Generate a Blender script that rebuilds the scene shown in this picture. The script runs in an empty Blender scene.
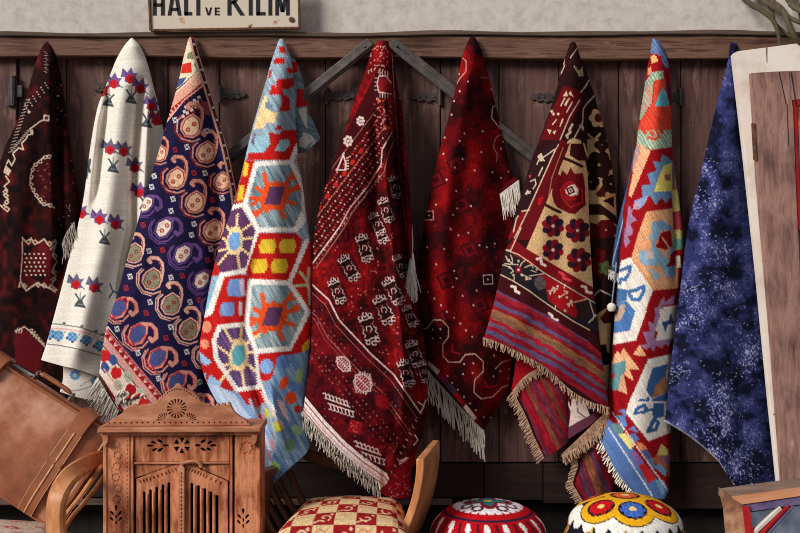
import bpy, bmesh, math, random
import numpy as np
from mathutils import Vector, Matrix, noise as mnoise

random.seed(7)
RNG = np.random.default_rng(11)
COL = bpy.context.scene.collection
D, F, CZ = 4.2, 1050.0, 1.30          # camera distance to the wall, focal length (px), camera height

def P(px, py, y):
    """point of the place seen at photo position (px,py), at depth y (wall is y=0)"""
    d = y + D
    return Vector(((px - 400.0) / F * d, y, CZ - (py - 266.5) / F * d))

def lin(c):
    c = np.asarray(c, dtype=float) / 255.0
    return np.where(c <= 0.04045, c / 12.92, ((c + 0.055) / 1.055) ** 2.4)

def L4(c):
    v = lin(c)
    return (float(v[0]), float(v[1]), float(v[2]), 1.0)

# ------------------------------------------------------------------ objects
def tag(o, label=None, cat=None, group=None, kind=None):
    if label: o['label'] = label
    if cat: o['category'] = cat
    if group: o['group'] = group
    if kind: o['kind'] = kind
    return o

def thing(name, label, cat, loc, rot=None, group=None):
    o = bpy.data.objects.new(name, None)
    o.empty_display_size = 0.05
    COL.objects.link(o)
    m = Matrix.Translation(Vector(loc))
    if rot is not None:
        m = m @ rot.to_4x4()
    o.matrix_world = m
    o['_m'] = [v for r in m for v in r]
    tag(o, label, cat, group)
    return o

def rootm(o):
    while o.parent is not None:
        o = o.parent
    if '_m' in o:
        v = list(o['_m'])
        return Matrix([v[0:4], v[4:8], v[8:12], v[12:16]])
    return Matrix.Identity(4)

def obj(name, verts, faces, mat, parent=None, smooth=True, world=True):
    me = bpy.data.meshes.new(name)
    vs = [tuple(v) for v in verts]
    if parent is not None and world:
        mi = rootm(parent).inverted()
        vs = [tuple(mi @ Vector(v)) for v in vs]
    me.from_pydata(vs, [], [tuple(f) for f in faces])
    me.validate()
    if smooth:
        me.polygons.foreach_set('use_smooth', [True] * len(me.polygons))
    if mat is not None:
        me.materials.append(mat)
    o = bpy.data.objects.new(name, me)
    COL.objects.link(o)
    if parent is not None:
        o.parent = parent
    return o

class MB:
    """collects simple solids; build() links them as one mesh"""
    def __init__(s):
        s.v = []; s.f = []
    def add(s, v, f):
        k = len(s.v)
        s.v += [Vector(a) for a in v]
        s.f += [tuple(i + k for i in q) for q in f]
    def box(s, x0, x1, y0, y1, z0, z1, bev=0.0):
        bm = bmesh.new()
        bmesh.ops.create_cube(bm, size=1)
        for v in bm.verts:
            v.co = Vector(((x0 + x1) / 2 + v.co.x * (x1 - x0), (y0 + y1) / 2 + v.co.y * (y1 - y0), (z0 + z1) / 2 + v.co.z * (z1 - z0)))
        if bev > 0:
            bmesh.ops.bevel(bm, geom=bm.edges[:], offset=bev, segments=2, affect='EDGES', profile=0.6)
        s.frombm(bm)
    def frombm(s, bm):
        bm.verts.index_update()
        s.add([v.co.copy() for v in bm.verts], [[v.index for v in f.verts] for f in bm.faces])
        bm.free()
    def prism(s, poly, y0, y1, conv=None, bev=0.0):
        """poly: (x,z) points extruded between y0 and y1"""
        bm = bmesh.new()
        a = [bm.verts.new((p[0], y0, p[1])) for p in poly]
        f = bm.faces.new(a)
        r = bmesh.ops.extrude_face_region(bm, geom=[f])
        for v in r['geom']:
            if isinstance(v, bmesh.types.BMVert):
                v.co.y = y1
        bmesh.ops.recalc_face_normals(bm, faces=bm.faces[:])
        if bev > 0:
            ed = [e for e in bm.edges if abs(e.verts[0].co.y - e.verts[1].co.y) < 1e-6]
            bmesh.ops.bevel(bm, geom=ed, offset=bev, segments=1, affect='EDGES')
        s.frombm(bm)
    def tube(s, pts, r, n=8, caps=True, flat=1.0, ref=(0, 0, 1)):
        pts = [Vector(p) for p in pts]
        m = len(pts)
        rr = r if isinstance(r, (list, tuple)) else [r] * m
        ref = Vector(ref)
        k = len(s.v)
        for i in range(m):
            t = (pts[min(i + 1, m - 1)] - pts[max(i - 1, 0)]).normalized()
            a = ref - t * ref.dot(t)
            if a.length < 1e-4:
                a = Vector((1, 0, 0)) - t * t.x
            a.normalize()
            b = t.cross(a)
            for j in range(n):
                w = 2 * math.pi * j / n
                s.v.append(pts[i] + (a * math.cos(w) * flat + b * math.sin(w)) * rr[i])
        for i in range(m - 1):
            for j in range(n):
                s.f.append((k + i * n + j, k + i * n + (j + 1) % n, k + (i + 1) * n + (j + 1) % n, k + (i + 1) * n + j))
        if caps:
            s.f.append(tuple(k + j for j in range(n))[::-1])
            s.f.append(tuple(k + (m - 1) * n + j for j in range(n)))
    def band(s, pts, side, w, t):
        """rectangular section (w along side, t across) swept along pts; corners slightly rounded"""
        pts = [Vector(p) for p in pts]
        m = len(pts); k = len(s.v)
        b = min(w, t) * 0.22
        sec = []
        for (sx, sy) in ((1, 1), (-1, 1), (-1, -1), (1, -1)):
            hx, hy = w / 2 * sx, t / 2 * sy
            c1 = (hx - b * sx, hy); c2 = (hx, hy - b * sy)
            sec += [c2, c1] if sx * sy > 0 else [c1, c2]
        n = len(sec)
        for i in range(m):
            tg = (pts[min(i + 1, m - 1)] - pts[max(i - 1, 0)]).normalized()
            sd = Vector(side[i] if isinstance(side, list) else side)
            a = (sd - tg * sd.dot(tg)).normalized()
            c = tg.cross(a)
            for (u, v) in sec:
                s.v.append(pts[i] + a * u + c * v)
        for i in range(m - 1):
            for j in range(n):
                s.f.append((k + i * n + j, k + i * n + (j + 1) % n, k + (i + 1) * n + (j + 1) % n, k + (i + 1) * n + j))
        s.f.append(tuple(k + j for j in range(n))[::-1])
        s.f.append(tuple(k + (m - 1) * n + j for j in range(n)))
    def lathe(s, prof, c, n=48):
        k = len(s.v); m = len(prof)
        for (r, z) in prof:
            for j in range(n):
                w = 2 * math.pi * j / n
                s.v.append(Vector((c[0] + r * math.cos(w), c[1] + r * math.sin(w), c[2] + z)))
        for i in range(m - 1):
            for j in range(n):
                s.f.append((k + i * n + j, k + i * n + (j + 1) % n, k + (i + 1) * n + (j + 1) % n, k + (i + 1) * n + j))
        s.f.append(tuple(k + j for j in range(n))[::-1])
        s.f.append(tuple(k + (m - 1) * n + j for j in range(n)))
    def build(s, name, mat, parent=None, smooth=False, world=True):
        o = obj(name, s.v, s.f, mat, parent, smooth, world)
        bm = bmesh.new(); bm.from_mesh(o.data)
        bmesh.ops.recalc_face_normals(bm, faces=bm.faces[:])
        bm.to_mesh(o.data); bm.free()
        if smooth:
            try:
                o.data.set_sharp_from_angle(angle=math.radians(40))
            except Exception:
                pass
        return o

def spline(pts, n):
    """Catmull-Rom through pts, resampled to n points by arc length (numpy, any dimension)"""
    p = np.array(pts, dtype=float)
    if len(p) == 2:
        return p[0] + (p[1] - p[0]) * np.linspace(0, 1, n)[:, None]
    q = np.vstack([2 * p[0] - p[1], p, 2 * p[-1] - p[-2]])
    out = []
    for i in range(1, len(q) - 2):
        t = np.linspace(0, 1, 14, endpoint=False)[:, None]
        a, b, c, d = q[i - 1], q[i], q[i + 1], q[i + 2]
        out.append(0.5 * ((2 * b) + (c - a) * t + (2 * a - 5 * b + 4 * c - d) * t ** 2 + (3 * b - a - 3 * c + d) * t ** 3))
    out.append(p[-1:])
    c = np.vstack(out)
    s = np.concatenate([[0], np.cumsum(np.linalg.norm(np.diff(c, axis=0), axis=1))])
    u = np.linspace(0, s[-1], n)
    return np.stack([np.interp(u, s, c[:, k]) for k in range(c.shape[1])], axis=1)

def vspline(pts, n):
    return [Vector(v) for v in spline([tuple(p) for p in pts], n)]

# ------------------------------------------------------------------ materials
def newmat(name):
    m = bpy.data.materials.new(name); m.use_nodes = True
    nt = m.node_tree
    return m, nt, nt.nodes, nt.links, nt.nodes['Principled BSDF']

def ramp(nd, stops):
    r = nd.new('ShaderNodeValToRGB')
    e = r.color_ramp.elements
    while len(e) < len(stops):
        e.new(0.5)
    for i, (p, c) in enumerate(stops):
        e[i].position = p; e[i].color = L4(c)
    return r

def mat_wood(name, cols, scale=(18, 18, 1.2), rough=0.7, bump=0.4, big=2.0, spec=0.25, rot=(0, 0, 0)):
    m, nt, nd, lk, bs = newmat(name)
    tc = nd.new('ShaderNodeTexCoord'); mp = nd.new('ShaderNodeMapping')
    mp.inputs['Scale'].default_value = scale
    mp.inputs['Rotation'].default_value = rot
    lk.new(tc.outputs['Object'], mp.inputs['Vector'])
    n1 = nd.new('ShaderNodeTexNoise'); n1.inputs['Scale'].default_value = 3.0; n1.inputs['Detail'].default_value = 8; n1.inputs['Roughness'].default_value = 0.65; n1.inputs['Distortion'].default_value = 0.5
    lk.new(mp.outputs['Vector'], n1.inputs['Vector'])
    n2 = nd.new('ShaderNodeTexNoise'); n2.inputs['Scale'].default_value = big; n2.inputs['Detail'].default_value = 5
    lk.new(tc.outputs['Object'], n2.inputs['Vector'])
    ad = nd.new('ShaderNodeMath'); ad.operation = 'MULTIPLY_ADD'
    lk.new(n2.outputs['Fac'], ad.inputs[0]); ad.inputs[1].default_value = 0.6
    ml = nd.new('ShaderNodeMath'); ml.operation = 'MULTIPLY_ADD'
    lk.new(n1.outputs['Fac'], ml.inputs[0]); ml.inputs[1].default_value = 0.75; ml.inputs[2].default_value = -0.18
    lk.new(ml.outputs[0], ad.inputs[2])
    n = len(cols)
    r = ramp(nd, [(0.25 + 0.5 * i / max(1, n - 1), c) for i, c in enumerate(cols)])
    lk.new(ad.outputs[0], r.inputs['Fac'])
    lk.new(r.outputs['Color'], bs.inputs['Base Color'])
    bs.inputs['Roughness'].default_value = rough
    bs.inputs['Specular IOR Level'].default_value = spec
    bp = nd.new('ShaderNodeBump'); bp.inputs['Strength'].default_value = bump; bp.inputs['Distance'].default_value = 0.004
    lk.new(n1.outputs['Fac'], bp.inputs['Height']); lk.new(bp.outputs['Normal'], bs.inputs['Normal'])
    return m

def mat_noise(name, cols, scale=20, rough=0.8, bump=0.3, spec=0.2, detail=8, dist=0.003):
    m, nt, nd, lk, bs = newmat(name)
    tc = nd.new('ShaderNodeTexCoord')
    n1 = nd.new('ShaderNodeTexNoise'); n1.inputs['Scale'].default_value = scale; n1.inputs['Detail'].default_value = detail; n1.inputs['Roughness'].default_value = 0.65
    lk.new(tc.outputs['Object'], n1.inputs['Vector'])
    n = len(cols)
    r = ramp(nd, [(0.3 + 0.4 * i / max(1, n - 1), c) for i, c in enumerate(cols)])
    lk.new(n1.outputs['Fac'], r.inputs['Fac']); lk.new(r.outputs['Color'], bs.inputs['Base Color'])
    bs.inputs['Roughness'].default_value = rough; bs.inputs['Specular IOR Level'].default_value = spec
    bp = nd.new('ShaderNodeBump'); bp.inputs['Strength'].default_value = bump; bp.inputs['Distance'].default_value = dist
    lk.new(n1.outputs['Fac'], bp.inputs['Height']); lk.new(bp.outputs['Normal'], bs.inputs['Normal'])
    return m

def mat_cloth(name, bump=0.5, scale=380, rough=0.95, sheen=0.0, lo=.78, hi=1.2):
    """woven cloth: knot colours come from the mesh's colour attribute 'dye', broken up by thread noise"""
    m, nt, nd, lk, bs = newmat(name)
    at = nd.new('ShaderNodeAttribute'); at.attribute_name = 'dye'
    tc = nd.new('ShaderNodeTexCoord')
    n1 = nd.new('ShaderNodeTexNoise'); n1.inputs['Scale'].default_value = scale; n1.inputs['Detail'].default_value = 3
    lk.new(tc.outputs['Object'], n1.inputs['Vector'])
    mr = nd.new('ShaderNodeMapRange'); mr.inputs['From Min'].default_value = 0.3; mr.inputs['From Max'].default_value = 0.7
    mr.inputs['To Min'].default_value = lo; mr.inputs['To Max'].default_value = hi
    lk.new(n1.outputs['Fac'], mr.inputs['Value'])
    mx = nd.new('ShaderNodeMix'); mx.data_type = 'RGBA'; mx.blend_type = 'MULTIPLY'; mx.inputs['Factor'].default_value = 1.0
    lk.new(at.outputs['Color'], mx.inputs[6]); lk.new(mr.outputs['Result'], mx.inputs[7])
    lk.new(mx.outputs[2], bs.inputs['Base Color'])
    bs.inputs['Roughness'].default_value = rough; bs.inputs['Specular IOR Level'].default_value = 0.08
    if sheen: bs.inputs['Sheen Weight'].default_value = sheen
    bp = nd.new('ShaderNodeBump'); bp.inputs['Strength'].default_value = bump; bp.inputs['Distance'].default_value = 0.003
    lk.new(n1.outputs['Fac'], bp.inputs['Height']); lk.new(bp.outputs['Normal'], bs.inputs['Normal'])
    return m

# ------------------------------------------------------------------ pattern drawing (the woven design of a rug)
def T(x0, y0, pts, k=5.33):
    return [(x0 + a / k, y0 + b / k) for a, b in pts]

class Cv:
    S = 3
    def __init__(s, x0, y0, x1, y1, base):
        s.x0, s.y0 = x0, y0
        s.w, s.h = int((x1 - x0) * s.S), int((y1 - y0) * s.S)
        s.a = np.empty((s.h, s.w, 3)); s.a[:] = base
        yy, xx = np.mgrid[0:s.h, 0:s.w]
        s.X = x0 + (xx + 0.5) / s.S; s.Y = y0 + (yy + 0.5) / s.S
    def _win(s, pts, pad):
        p = np.array(pts, dtype=float)
        i0 = max(0, int((p[:, 1].min() - pad - s.y0) * s.S)); i1 = min(s.h, int((p[:, 1].max() + pad - s.y0) * s.S) + 2)
        j0 = max(0, int((p[:, 0].min() - pad - s.x0) * s.S)); j1 = min(s.w, int((p[:, 0].max() + pad - s.x0) * s.S) + 2)
        if i1 <= i0 or j1 <= j0: return None
        return slice(i0, i1), slice(j0, j1)
    def inside(s, pts, sl):
        X, Y = s.X[sl], s.Y[sl]
        r = np.zeros(X.shape, bool)
        n = len(pts)
        for i in range(n):
            (xa, ya), (xb, yb) = pts[i], pts[(i + 1) % n]
            if ya == yb: continue
            c = ((ya > Y) != (yb > Y)) & (X < (xb - xa) * (Y - ya) / (yb - ya) + xa)
            r ^= c
        return r
    def poly(s, pts, c, jag=0):
        sl = s._win(pts, 1)
        if sl is None: return
        s.a[sl][s.inside(pts, sl)] = c
    def line(s, pts, w, c, closed=False):
        if closed: pts = list(pts) + [pts[0]]
        for (xa, ya), (xb, yb) in zip(pts[:-1], pts[1:]):
            sl = s._win([(xa, ya), (xb, yb)], w)
            if sl is None: continue
            X, Y = s.X[sl], s.Y[sl]
            dx, dy = xb - xa, yb - ya
            l2 = dx * dx + dy * dy + 1e-9
            t = np.clip(((X - xa) * dx + (Y - ya) * dy) / l2, 0, 1)
            d = np.hypot(X - xa - t * dx, Y - ya - t * dy)
            s.a[sl][d < w / 2] = c
    def ell(s, cx, cy, rx, ry, c, ang=0):
        m = max(rx, ry)
        sl = s._win([(cx - m, cy - m), (cx + m, cy + m)], 1)
        if sl is None: return
        X, Y = s.X[sl] - cx, s.Y[sl] - cy
        ca, sa = math.cos(math.radians(ang)), math.sin(math.radians(ang))
        u = (X * ca + Y * sa) / rx; v = (-X * sa + Y * ca) / ry
        s.a[sl][u * u + v * v < 1] = c
    def dots(s, pts, r, c):
        for (x, y) in pts: s.ell(x, y, r, r, c)
    def where(s, mask, c):
        s.a[mask] = c
    def sq(s, cx, cy, h, c, ang=45):
        s.poly([(cx + h * math.cos(math.radians(ang + k * 90)), cy + h * math.sin(math.radians(ang + k * 90))) for k in range(4)], c)
    def zig(s, a, b, n, amp, c):
        """row of triangles standing on the line a-b, to its left"""
        (xa, ya), (xb, yb) = a, b
        dx, dy = (xb - xa) / n, (yb - ya) / n
        l = math.hypot(dx, dy); nx, ny = dy / l * amp, -dx / l * amp
        for i in range(n):
            s.poly([(xa + dx * i, ya + dy * i), (xa + dx * (i + 1), ya + dy * (i + 1)), (xa + dx * (i + .5) + nx, ya + dy * (i + .5) + ny)], c)
    def noise(s, amp, cell):
        """low-frequency value noise factor (abrash, uneven dye)"""
        return vnoise(s.X / cell, s.Y / cell) * amp
    def streak(s, ang, amp, along=14.0, across=1.3):
        ca, sa = math.cos(math.radians(ang)), math.sin(math.radians(ang))
        u = s.X * ca + s.Y * sa; v = -s.X * sa + s.Y * ca
        f = vnoise(u / along, v / across)
        s.a *= (1 + f * amp)[:, :, None]
    def grain(s, amp):
        f = RNG.normal(0, 1, (s.h // 2 + 1, s.w // 2 + 1))
        f = np.repeat(np.repeat(f, 2, 0), 2, 1)[:s.h, :s.w]
        s.a *= (1 + amp * np.clip(f, -2, 2))[:, :, None]
    def serrate(s, amp, per, ang=0):
        """stepped kilim edges: colours interlock in little teeth"""
        ca, sa = math.cos(math.radians(ang)), math.sin(math.radians(ang))
        u = s.X * ca + s.Y * sa; v = -s.X * sa + s.Y * ca
        du = amp * np.sign(np.sin(2 * np.pi * v / per)); dv = amp * np.sign(np.sin(2 * np.pi * u / per))
        x2 = s.X + du * ca - dv * sa; y2 = s.Y + du * sa + dv * ca
        j = np.clip(((x2 - s.x0) * s.S).astype(int), 0, s.w - 1); i = np.clip(((y2 - s.y0) * s.S).astype(int), 0, s.h - 1)
        s.a = s.a[i, j]
    def sample(s, px, py):
        a = np.clip(s.a, 0, 255)
        c = a
        x = np.clip((px - s.x0) * s.S - 0.5, 0, s.w - 1.001); y = np.clip((py - s.y0) * s.S - 0.5, 0, s.h - 1.001)
        j = x.astype(int); i = y.astype(int); fx = (x - j)[..., None]; fy = (y - i)[..., None]
        return (c[i, j] * (1 - fx) + c[i, j + 1] * fx) * (1 - fy) + (c[i + 1, j] * (1 - fx) + c[i + 1, j + 1] * fx) * fy

_perm = RNG.uniform(-1, 1, 65536)
def vnoise(x, y):
    xi = np.floor(x).astype(int); yi = np.floor(y).astype(int)
    fx = x - xi; fy = y - yi
    fx = fx * fx * (3 - 2 * fx); fy = fy * fy * (3 - 2 * fy)
    h = lambda a, b: _perm[(a * 7919 + b * 104729 + a * b * 31) & 65535]
    return (h(xi, yi) * (1 - fx) + h(xi + 1, yi) * fx) * (1 - fy) + (h(xi, yi + 1) * (1 - fx) + h(xi + 1, yi + 1) * fx) * fy

def patch(name, cv, left, right, mat, parent, bottom=None, dt=0.068, db=0.08, folds=(), cone=0.35, conemax=0.05,
          roll=0.018, rollw=6, dens=1.6, thick=0.007, wav=0.004, off=None, pw=1.0, seed=0):
    """one sheet of draped cloth between a left and a right selvedge, from its gathered top to its hem"""
    w0 = math.hypot(left[0][0] - right[0][0], left[0][1] - right[0][1])
    if 4 < w0 < 9:                      # gathered on its nail: the cloth ends in a narrow tip
        mx_, my_ = (left[0][0] + right[0][0]) / 2, (left[0][1] + right[0][1]) / 2 - 2.2
        left = [(mx_ - 1.3, my_)] + list(left); right = [(mx_ + 1.3, my_)] + list(right)
    H = max(np.sum(np.hypot(*np.diff(np.array(left, float), axis=0).T)), np.sum(np.hypot(*np.diff(np.array(right, float), axis=0).T)))
    N = max(8, int(H * dens))
    Lp, Rp = spline(left, N), spline(right, N)
    M = max(6, int(np.max(np.hypot(*(Lp - Rp).T)) * dens))
    s = np.linspace(0, 1, M)[None, :, None]; t = np.linspace(0, 1, N)[:, None, None]
    G = Lp[:, None, :] * (1 - s) + Rp[:, None, :] * s
    if bottom is not None:
        B = spline(bottom, M)
        G = G + (B - (Lp[-1] * (1 - s[0]) + Rp[-1] * s[0]))[None] * (t ** 3)
    px, py = G[..., 0], G[..., 1]
    W = np.hypot(*(Lp - Rp).T)[:, None]
    s2, t2 = s[..., 0], t[..., 0]
    d = dt + (db - dt) * t2 ** pw + np.zeros_like(px)
    d += np.minimum(conemax, cone * W * 0.004) * np.sin(np.pi * s2) ** 0.8
    d -= roll * (np.exp(-s2 * W / rollw) + np.exp(-(1 - s2) * W / rollw))
    for (path, w, h) in folds:
        p = np.array(path, float); o = np.argsort(p[:, 1])
        fx = np.interp(py, p[o, 1], p[o, 0])
        fade = np.clip((py - p[o[0], 1]) / 25, 0, 1) * np.clip((p[o[-1], 1] - py) / 30 + 0.0, 0, 1)
        if isinstance(w, tuple):
            ww = np.where(px < fx, w[0], w[1])
        else:
            ww = w
        d += h * fade * np.exp(-((px - fx) / ww) ** 2)
    d += wav * vnoise(px / 23 + seed * 9.1, py / 60 + seed * 3.3) * np.clip(t2 * 4, 0, 1)
    d = np.maximum(d, 0.012)
    y = -d
    dd = y + D
    V = np.stack([(px - 400) / F * dd, y, CZ - (py - 266.5) / F * dd], axis=-1).reshape(-1, 3)
    mi = np.array(rootm(parent).inverted())
    V = V @ mi[:3, :3].T + mi[:3, 3]
    idx = np.arange(N * M).reshape(N, M)
    Q = np.stack([idx[:-1, :-1], idx[1:, :-1], idx[1:, 1:], idx[:-1, 1:]], axis=-1).reshape(-1, 4)
    me = bpy.data.meshes.new(name)
    me.vertices.add(len(V)); me.vertices.foreach_set('co', V.ravel().astype(np.float32))
    me.loops.add(Q.size); me.loops.foreach_set('vertex_index', Q.ravel().astype(np.int32))
    me.polygons.add(len(Q)); me.polygons.foreach_set('loop_start', (np.arange(len(Q)) * 4).astype(np.int32))
    me.polygons.foreach_set('use_smooth', np.ones(len(Q), bool))
    me.update(); 
    c = np.ones((len(V), 4), np.float32)
    c[:, :3] = lin(cv.sample(px, py)).reshape(-1, 3)
    at = me.color_attributes.new('dye', 'FLOAT_COLOR', 'POINT')
    at.data.foreach_set('color', c.ravel())
    me.materials.append(mat)
    o = bpy.data.objects.new(name, me); COL.objects.link(o); o.parent = parent
    md = o.modifiers.new('thickness', 'SOLIDIFY'); md.thickness = thick; md.offset = -1
    return o, (lambda u: (px[-1, int(u * (M - 1))], py[-1, int(u * (M - 1))], float(y[-1, int(u * (M - 1))]))), (px, py, y)

def fringe(name, pts, n, vec, mat, parent, rad=0.0022, jit=0.25, kink=0.006, seg=4, knot=True, uneven=0.2):
    """pts: hem points (px,py,y) ; n strands hanging along vec (px)"""
    rnd = random.Random(len(name) + n)
    q = spline(pts, n)
    mb = MB()
    for i in range(n):
        x, y_, dy = q[i]
        ln = 1 + rnd.uniform(-uneven, uneven)
        vx = vec[0] * ln + rnd.uniform(-jit, jit) * abs(vec[1]) * 0.5
        vy = vec[1] * ln
        a = P(x, y_, dy - 0.001); b = P(x + vx, y_ + vy, dy - 0.002 + rnd.uniform(-.006, .003))
        pl = []
        off = Vector((rnd.uniform(-1, 1), rnd.uniform(-1, 1), 0)) * kink
        for k in range(seg + 1):
            u = k / seg
            pl.append(a.lerp(b, u) + off * math.sin(u * math.pi * 1.5))
        mb.tube(pl, [rad * (1.15 - 0.45 * k / seg) for k in range(seg + 1)], n=4)
    return mb.build(name, mat, parent, smooth=True)
# ================================================================== THE SETTING
M_PLASTER = mat_noise('plaster_wall', [(184, 174, 165), (206, 197, 188), (218, 210, 202)], scale=22, rough=0.9, bump=0.5)
M_BEAM = mat_wood('old_beam_wood', [(44, 28, 22), (84, 55, 44), (124, 90, 74), (78, 50, 40), (58, 36, 29)], scale=(1.2, 14, 26), rough=0.75, bump=0.6, big=3)
M_LEDGE = mat_wood('dusty_ledge_wood', [(64, 50, 42), (98, 80, 70), (128, 110, 98)], scale=(1.6, 14, 30), rough=0.85)
M_DOOR = mat_wood('dark_door_wood', [(50, 33, 31), (86, 58, 55), (114, 82, 76), (84, 58, 54)], scale=(16, 16, 1.0), rough=0.7, bump=0.5, big=2.2)
def worn(m, col, thr, scale):
    """flaked, paler patches of old paint along the grain"""
    nt = m.node_tree; nd = nt.nodes; lk = nt.links; bs = nd['Principled BSDF']
    src = bs.inputs['Base Color'].links[0].from_socket
    tc = nd.new('ShaderNodeTexCoord'); mp = nd.new('ShaderNodeMapping'); mp.inputs['Scale'].default_value = scale; lk.new(tc.outputs['Object'], mp.inputs['Vector'])
    n = nd.new('ShaderNodeTexNoise'); n.inputs['Scale'].default_value = 2.0; n.inputs['Detail'].default_value = 12; n.inputs['Roughness'].default_value = .72; lk.new(mp.outputs['Vector'], n.inputs['Vector'])
    r = ramp(nd, [(thr, (0, 0, 0)), (thr + .12, (255, 255, 255))]); lk.new(n.outputs['Fac'], r.inputs['Fac'])
    mx = nd.new('ShaderNodeMix'); mx.data_type = 'RGBA'; lk.new(r.outputs['Color'], mx.inputs['Factor']); lk.new(src, mx.inputs[6]); mx.inputs[7].default_value = L4(col)
    lk.new(mx.outputs[2], bs.inputs['Base Color'])
    return m
worn(M_DOOR, (150, 112, 102), .54, (9, 9, 2.2)); worn(M_BEAM, (150, 116, 96), .56, (2.2, 10, 14))
M_RAIL = mat_wood('shaded_rail_wood', [(24, 16, 15), (44, 29, 26), (62, 43, 38)], scale=(1.2, 14, 16), rough=0.75, bump=0.5)  # darker than the doors: shade low on the wall is put into this colour
M_STONE = mat_noise('dark_stone', [(34, 30, 29), (58, 52, 50)], scale=14, rough=0.9, bump=0.5)
M_FLOOR = mat_noise('stone_paving', [(96, 88, 82), (134, 124, 116)], scale=6, rough=0.85, bump=0.4)
M_IRON = mat_noise('hinge_iron', [(54, 43, 42), (84, 70, 68)], scale=40, rough=0.6, bump=0.5, spec=0.4)
M_BRACE = mat_wood('weathered_grey_wood', [(52, 46, 46), (90, 82, 80), (122, 112, 108)], scale=(10, 10, 10), rough=0.8, bump=0.6)

def struct(name, mb, mat, parent=None, smooth=False):
    o = mb.build(name, mat, parent, smooth)
    if parent is None: o['kind'] = 'structure'
    return o
def X(px, y=0.0): return (px - 400) / F * (D + y)
def Z(py, y=0.0): return CZ - (py - 266.5) / F * (D + y)

w = MB(); w.box(-3.2, 3.2, 0.0, 0.25, Z(45.5), 3.3); struct('wall_back', w, M_PLASTER)
w = MB(); w.box(-3.2, 3.2, 0.10, 0.3, 0.0, Z(46)); struct('wall_base', w, M_STONE)
w = MB(); w.box(-3.2, 3.2, -4.6, 0.3, -0.05, 0.0); struct('floor', w, M_FLOOR)
# beam: slightly irregular, and the dusty ledge along its top
bm = MB()
n_ = 40; up = []; lo = []
for i in range(n_ + 1):
    x = -2.4 + 4.8 * i / n_; u = (x + 1.6) / 3.2
    up.append((x, Z(36.5 - 2 * u, -.05) + .003 * math.sin(x * 7))); lo.append((x, Z(56.3 + 3.2 * u, -.05) + .003 * math.sin(x * 5 + 1)))
bm.prism(up + lo[::-1], -0.05, 0.03, bev=.004); struct('trim_1', bm, M_BEAM)
bm = MB(); bm.prism([(a, b + .014 + .003 * math.sin(a * 11)) for a, b in up] + [(a, b - .003) for a, b in up][::-1], -0.062, 0.02, bev=.003); struct('trim_2', bm, M_LEDGE)
# left post and seven door leaves of two boards each
bm = MB(); bm.box(-2.4, X(17.4), -.012, .05, Z(505), Z(57), .004); struct('trim_3', bm, M_DOOR)
seams = [18, 66, 116, 168, 219.5, 273, 325.5, 383, 440.5, 499, 559, 619, 681, 740, 830]
doors = []
for k in range(7):
    bm = MB()
    for j in (0, 1):
        a, b = X(seams[2 * k + j]) + .0022, X(seams[2 * k + j + 1]) - .0022
        if k == 6 and j == 1: b = 2.4
        bm.box(a, b, 0.0 + (.004 if (k * 2 + j) % 3 == 1 else 0), .03, Z(462), Z(55), .003)
    bm.box(X(seams[2 * k]) + .003, X(seams[2 * k + 2]) - .003, .018, .04, Z(461), Z(56))
    doors.append(struct('door_%d' % (k + 1), bm, M_DOOR))
# wide bottom boards and the pale sill below
edges = [-200, 262, 484, 543, 640, 1000]
bm = MB()
for a, b in zip(edges[:-1], edges[1:]):
    y0 = Z(497 + max(0, (a - 430)) * .055)
    bm.box(X(a) + .002, X(b) - .002, -.004, .05, Z(497 + max(0, min(a, 690) - 430) * .055), Z(463.5), .003)
struct('baseboard_back', bm, M_RAIL)
bm = MB(); bm.box(-3.0, X(452), -.03, .1, Z(503.5), Z(498.5), .003); struct('trim_4', bm, M_LEDGE)

def hinge(parent, px, py, ln, dirn, y=-.001):
    """wrought iron strap hinge with a lobed end"""
    mb = MB(); k = .004
    prof = [(0, 6), (3, 6.5), (4, 4), (8, 3.4), (10, 5), (13, 5.4), (16, 3), (19, 4.8), (22, 4.2), (24, 2.2), (27, 3.2), (30, 0)]
    prof = [(a * ln / 30, b) for a, b in prof]
    x0, z0 = X(px), Z(py)
    poly = [(x0 + dirn * a * k, z0 + b * k) for a, b in prof] + [(x0 + dirn * a * k, z0 - b * k) for a, b in prof[::-1][1:]]
    if dirn < 0: poly = poly[::-1]
    mb.prism(poly, y - .006, y, bev=.001)
    mb.tube([(x0, y - .007, z0 - .035), (x0, y - .007, z0 + .035)], .008, n=8)
    for a in (6, 15, 21): mb.lathe([(.001, -.001), (.005, -.001), (.004, .003), (.001, .004)], (x0 + dirn * a * ln / 30 * k, y - .006, z0), 8)
    mb.build('strap_hinge', M_IRON, parent)
hinge(doors[2], 220.5, 94.5, 26, 1); hinge(doors[3], 326.5, 96, 30, 1); hinge(doors[3], 440, 97, 30, -1); hinge(doors[4], 557.5, 97.5, 28, -1); hinge(doors[0], 115, 88, 22, -1); hinge(doors[5], 680, 97, 26, -1)
mb = MB(); mb.tube([P(13, 76, -.02), P(13, 104, -.02)], .012, n=8); mb.box(X(9), X(17), -.03, -.01, Z(107), Z(98), .003); mb.box(X(10), X(24), -.02, -.002, Z(98), Z(86), .003); mb.build('pintle_hinge', M_IRON, doors[0])

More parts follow.
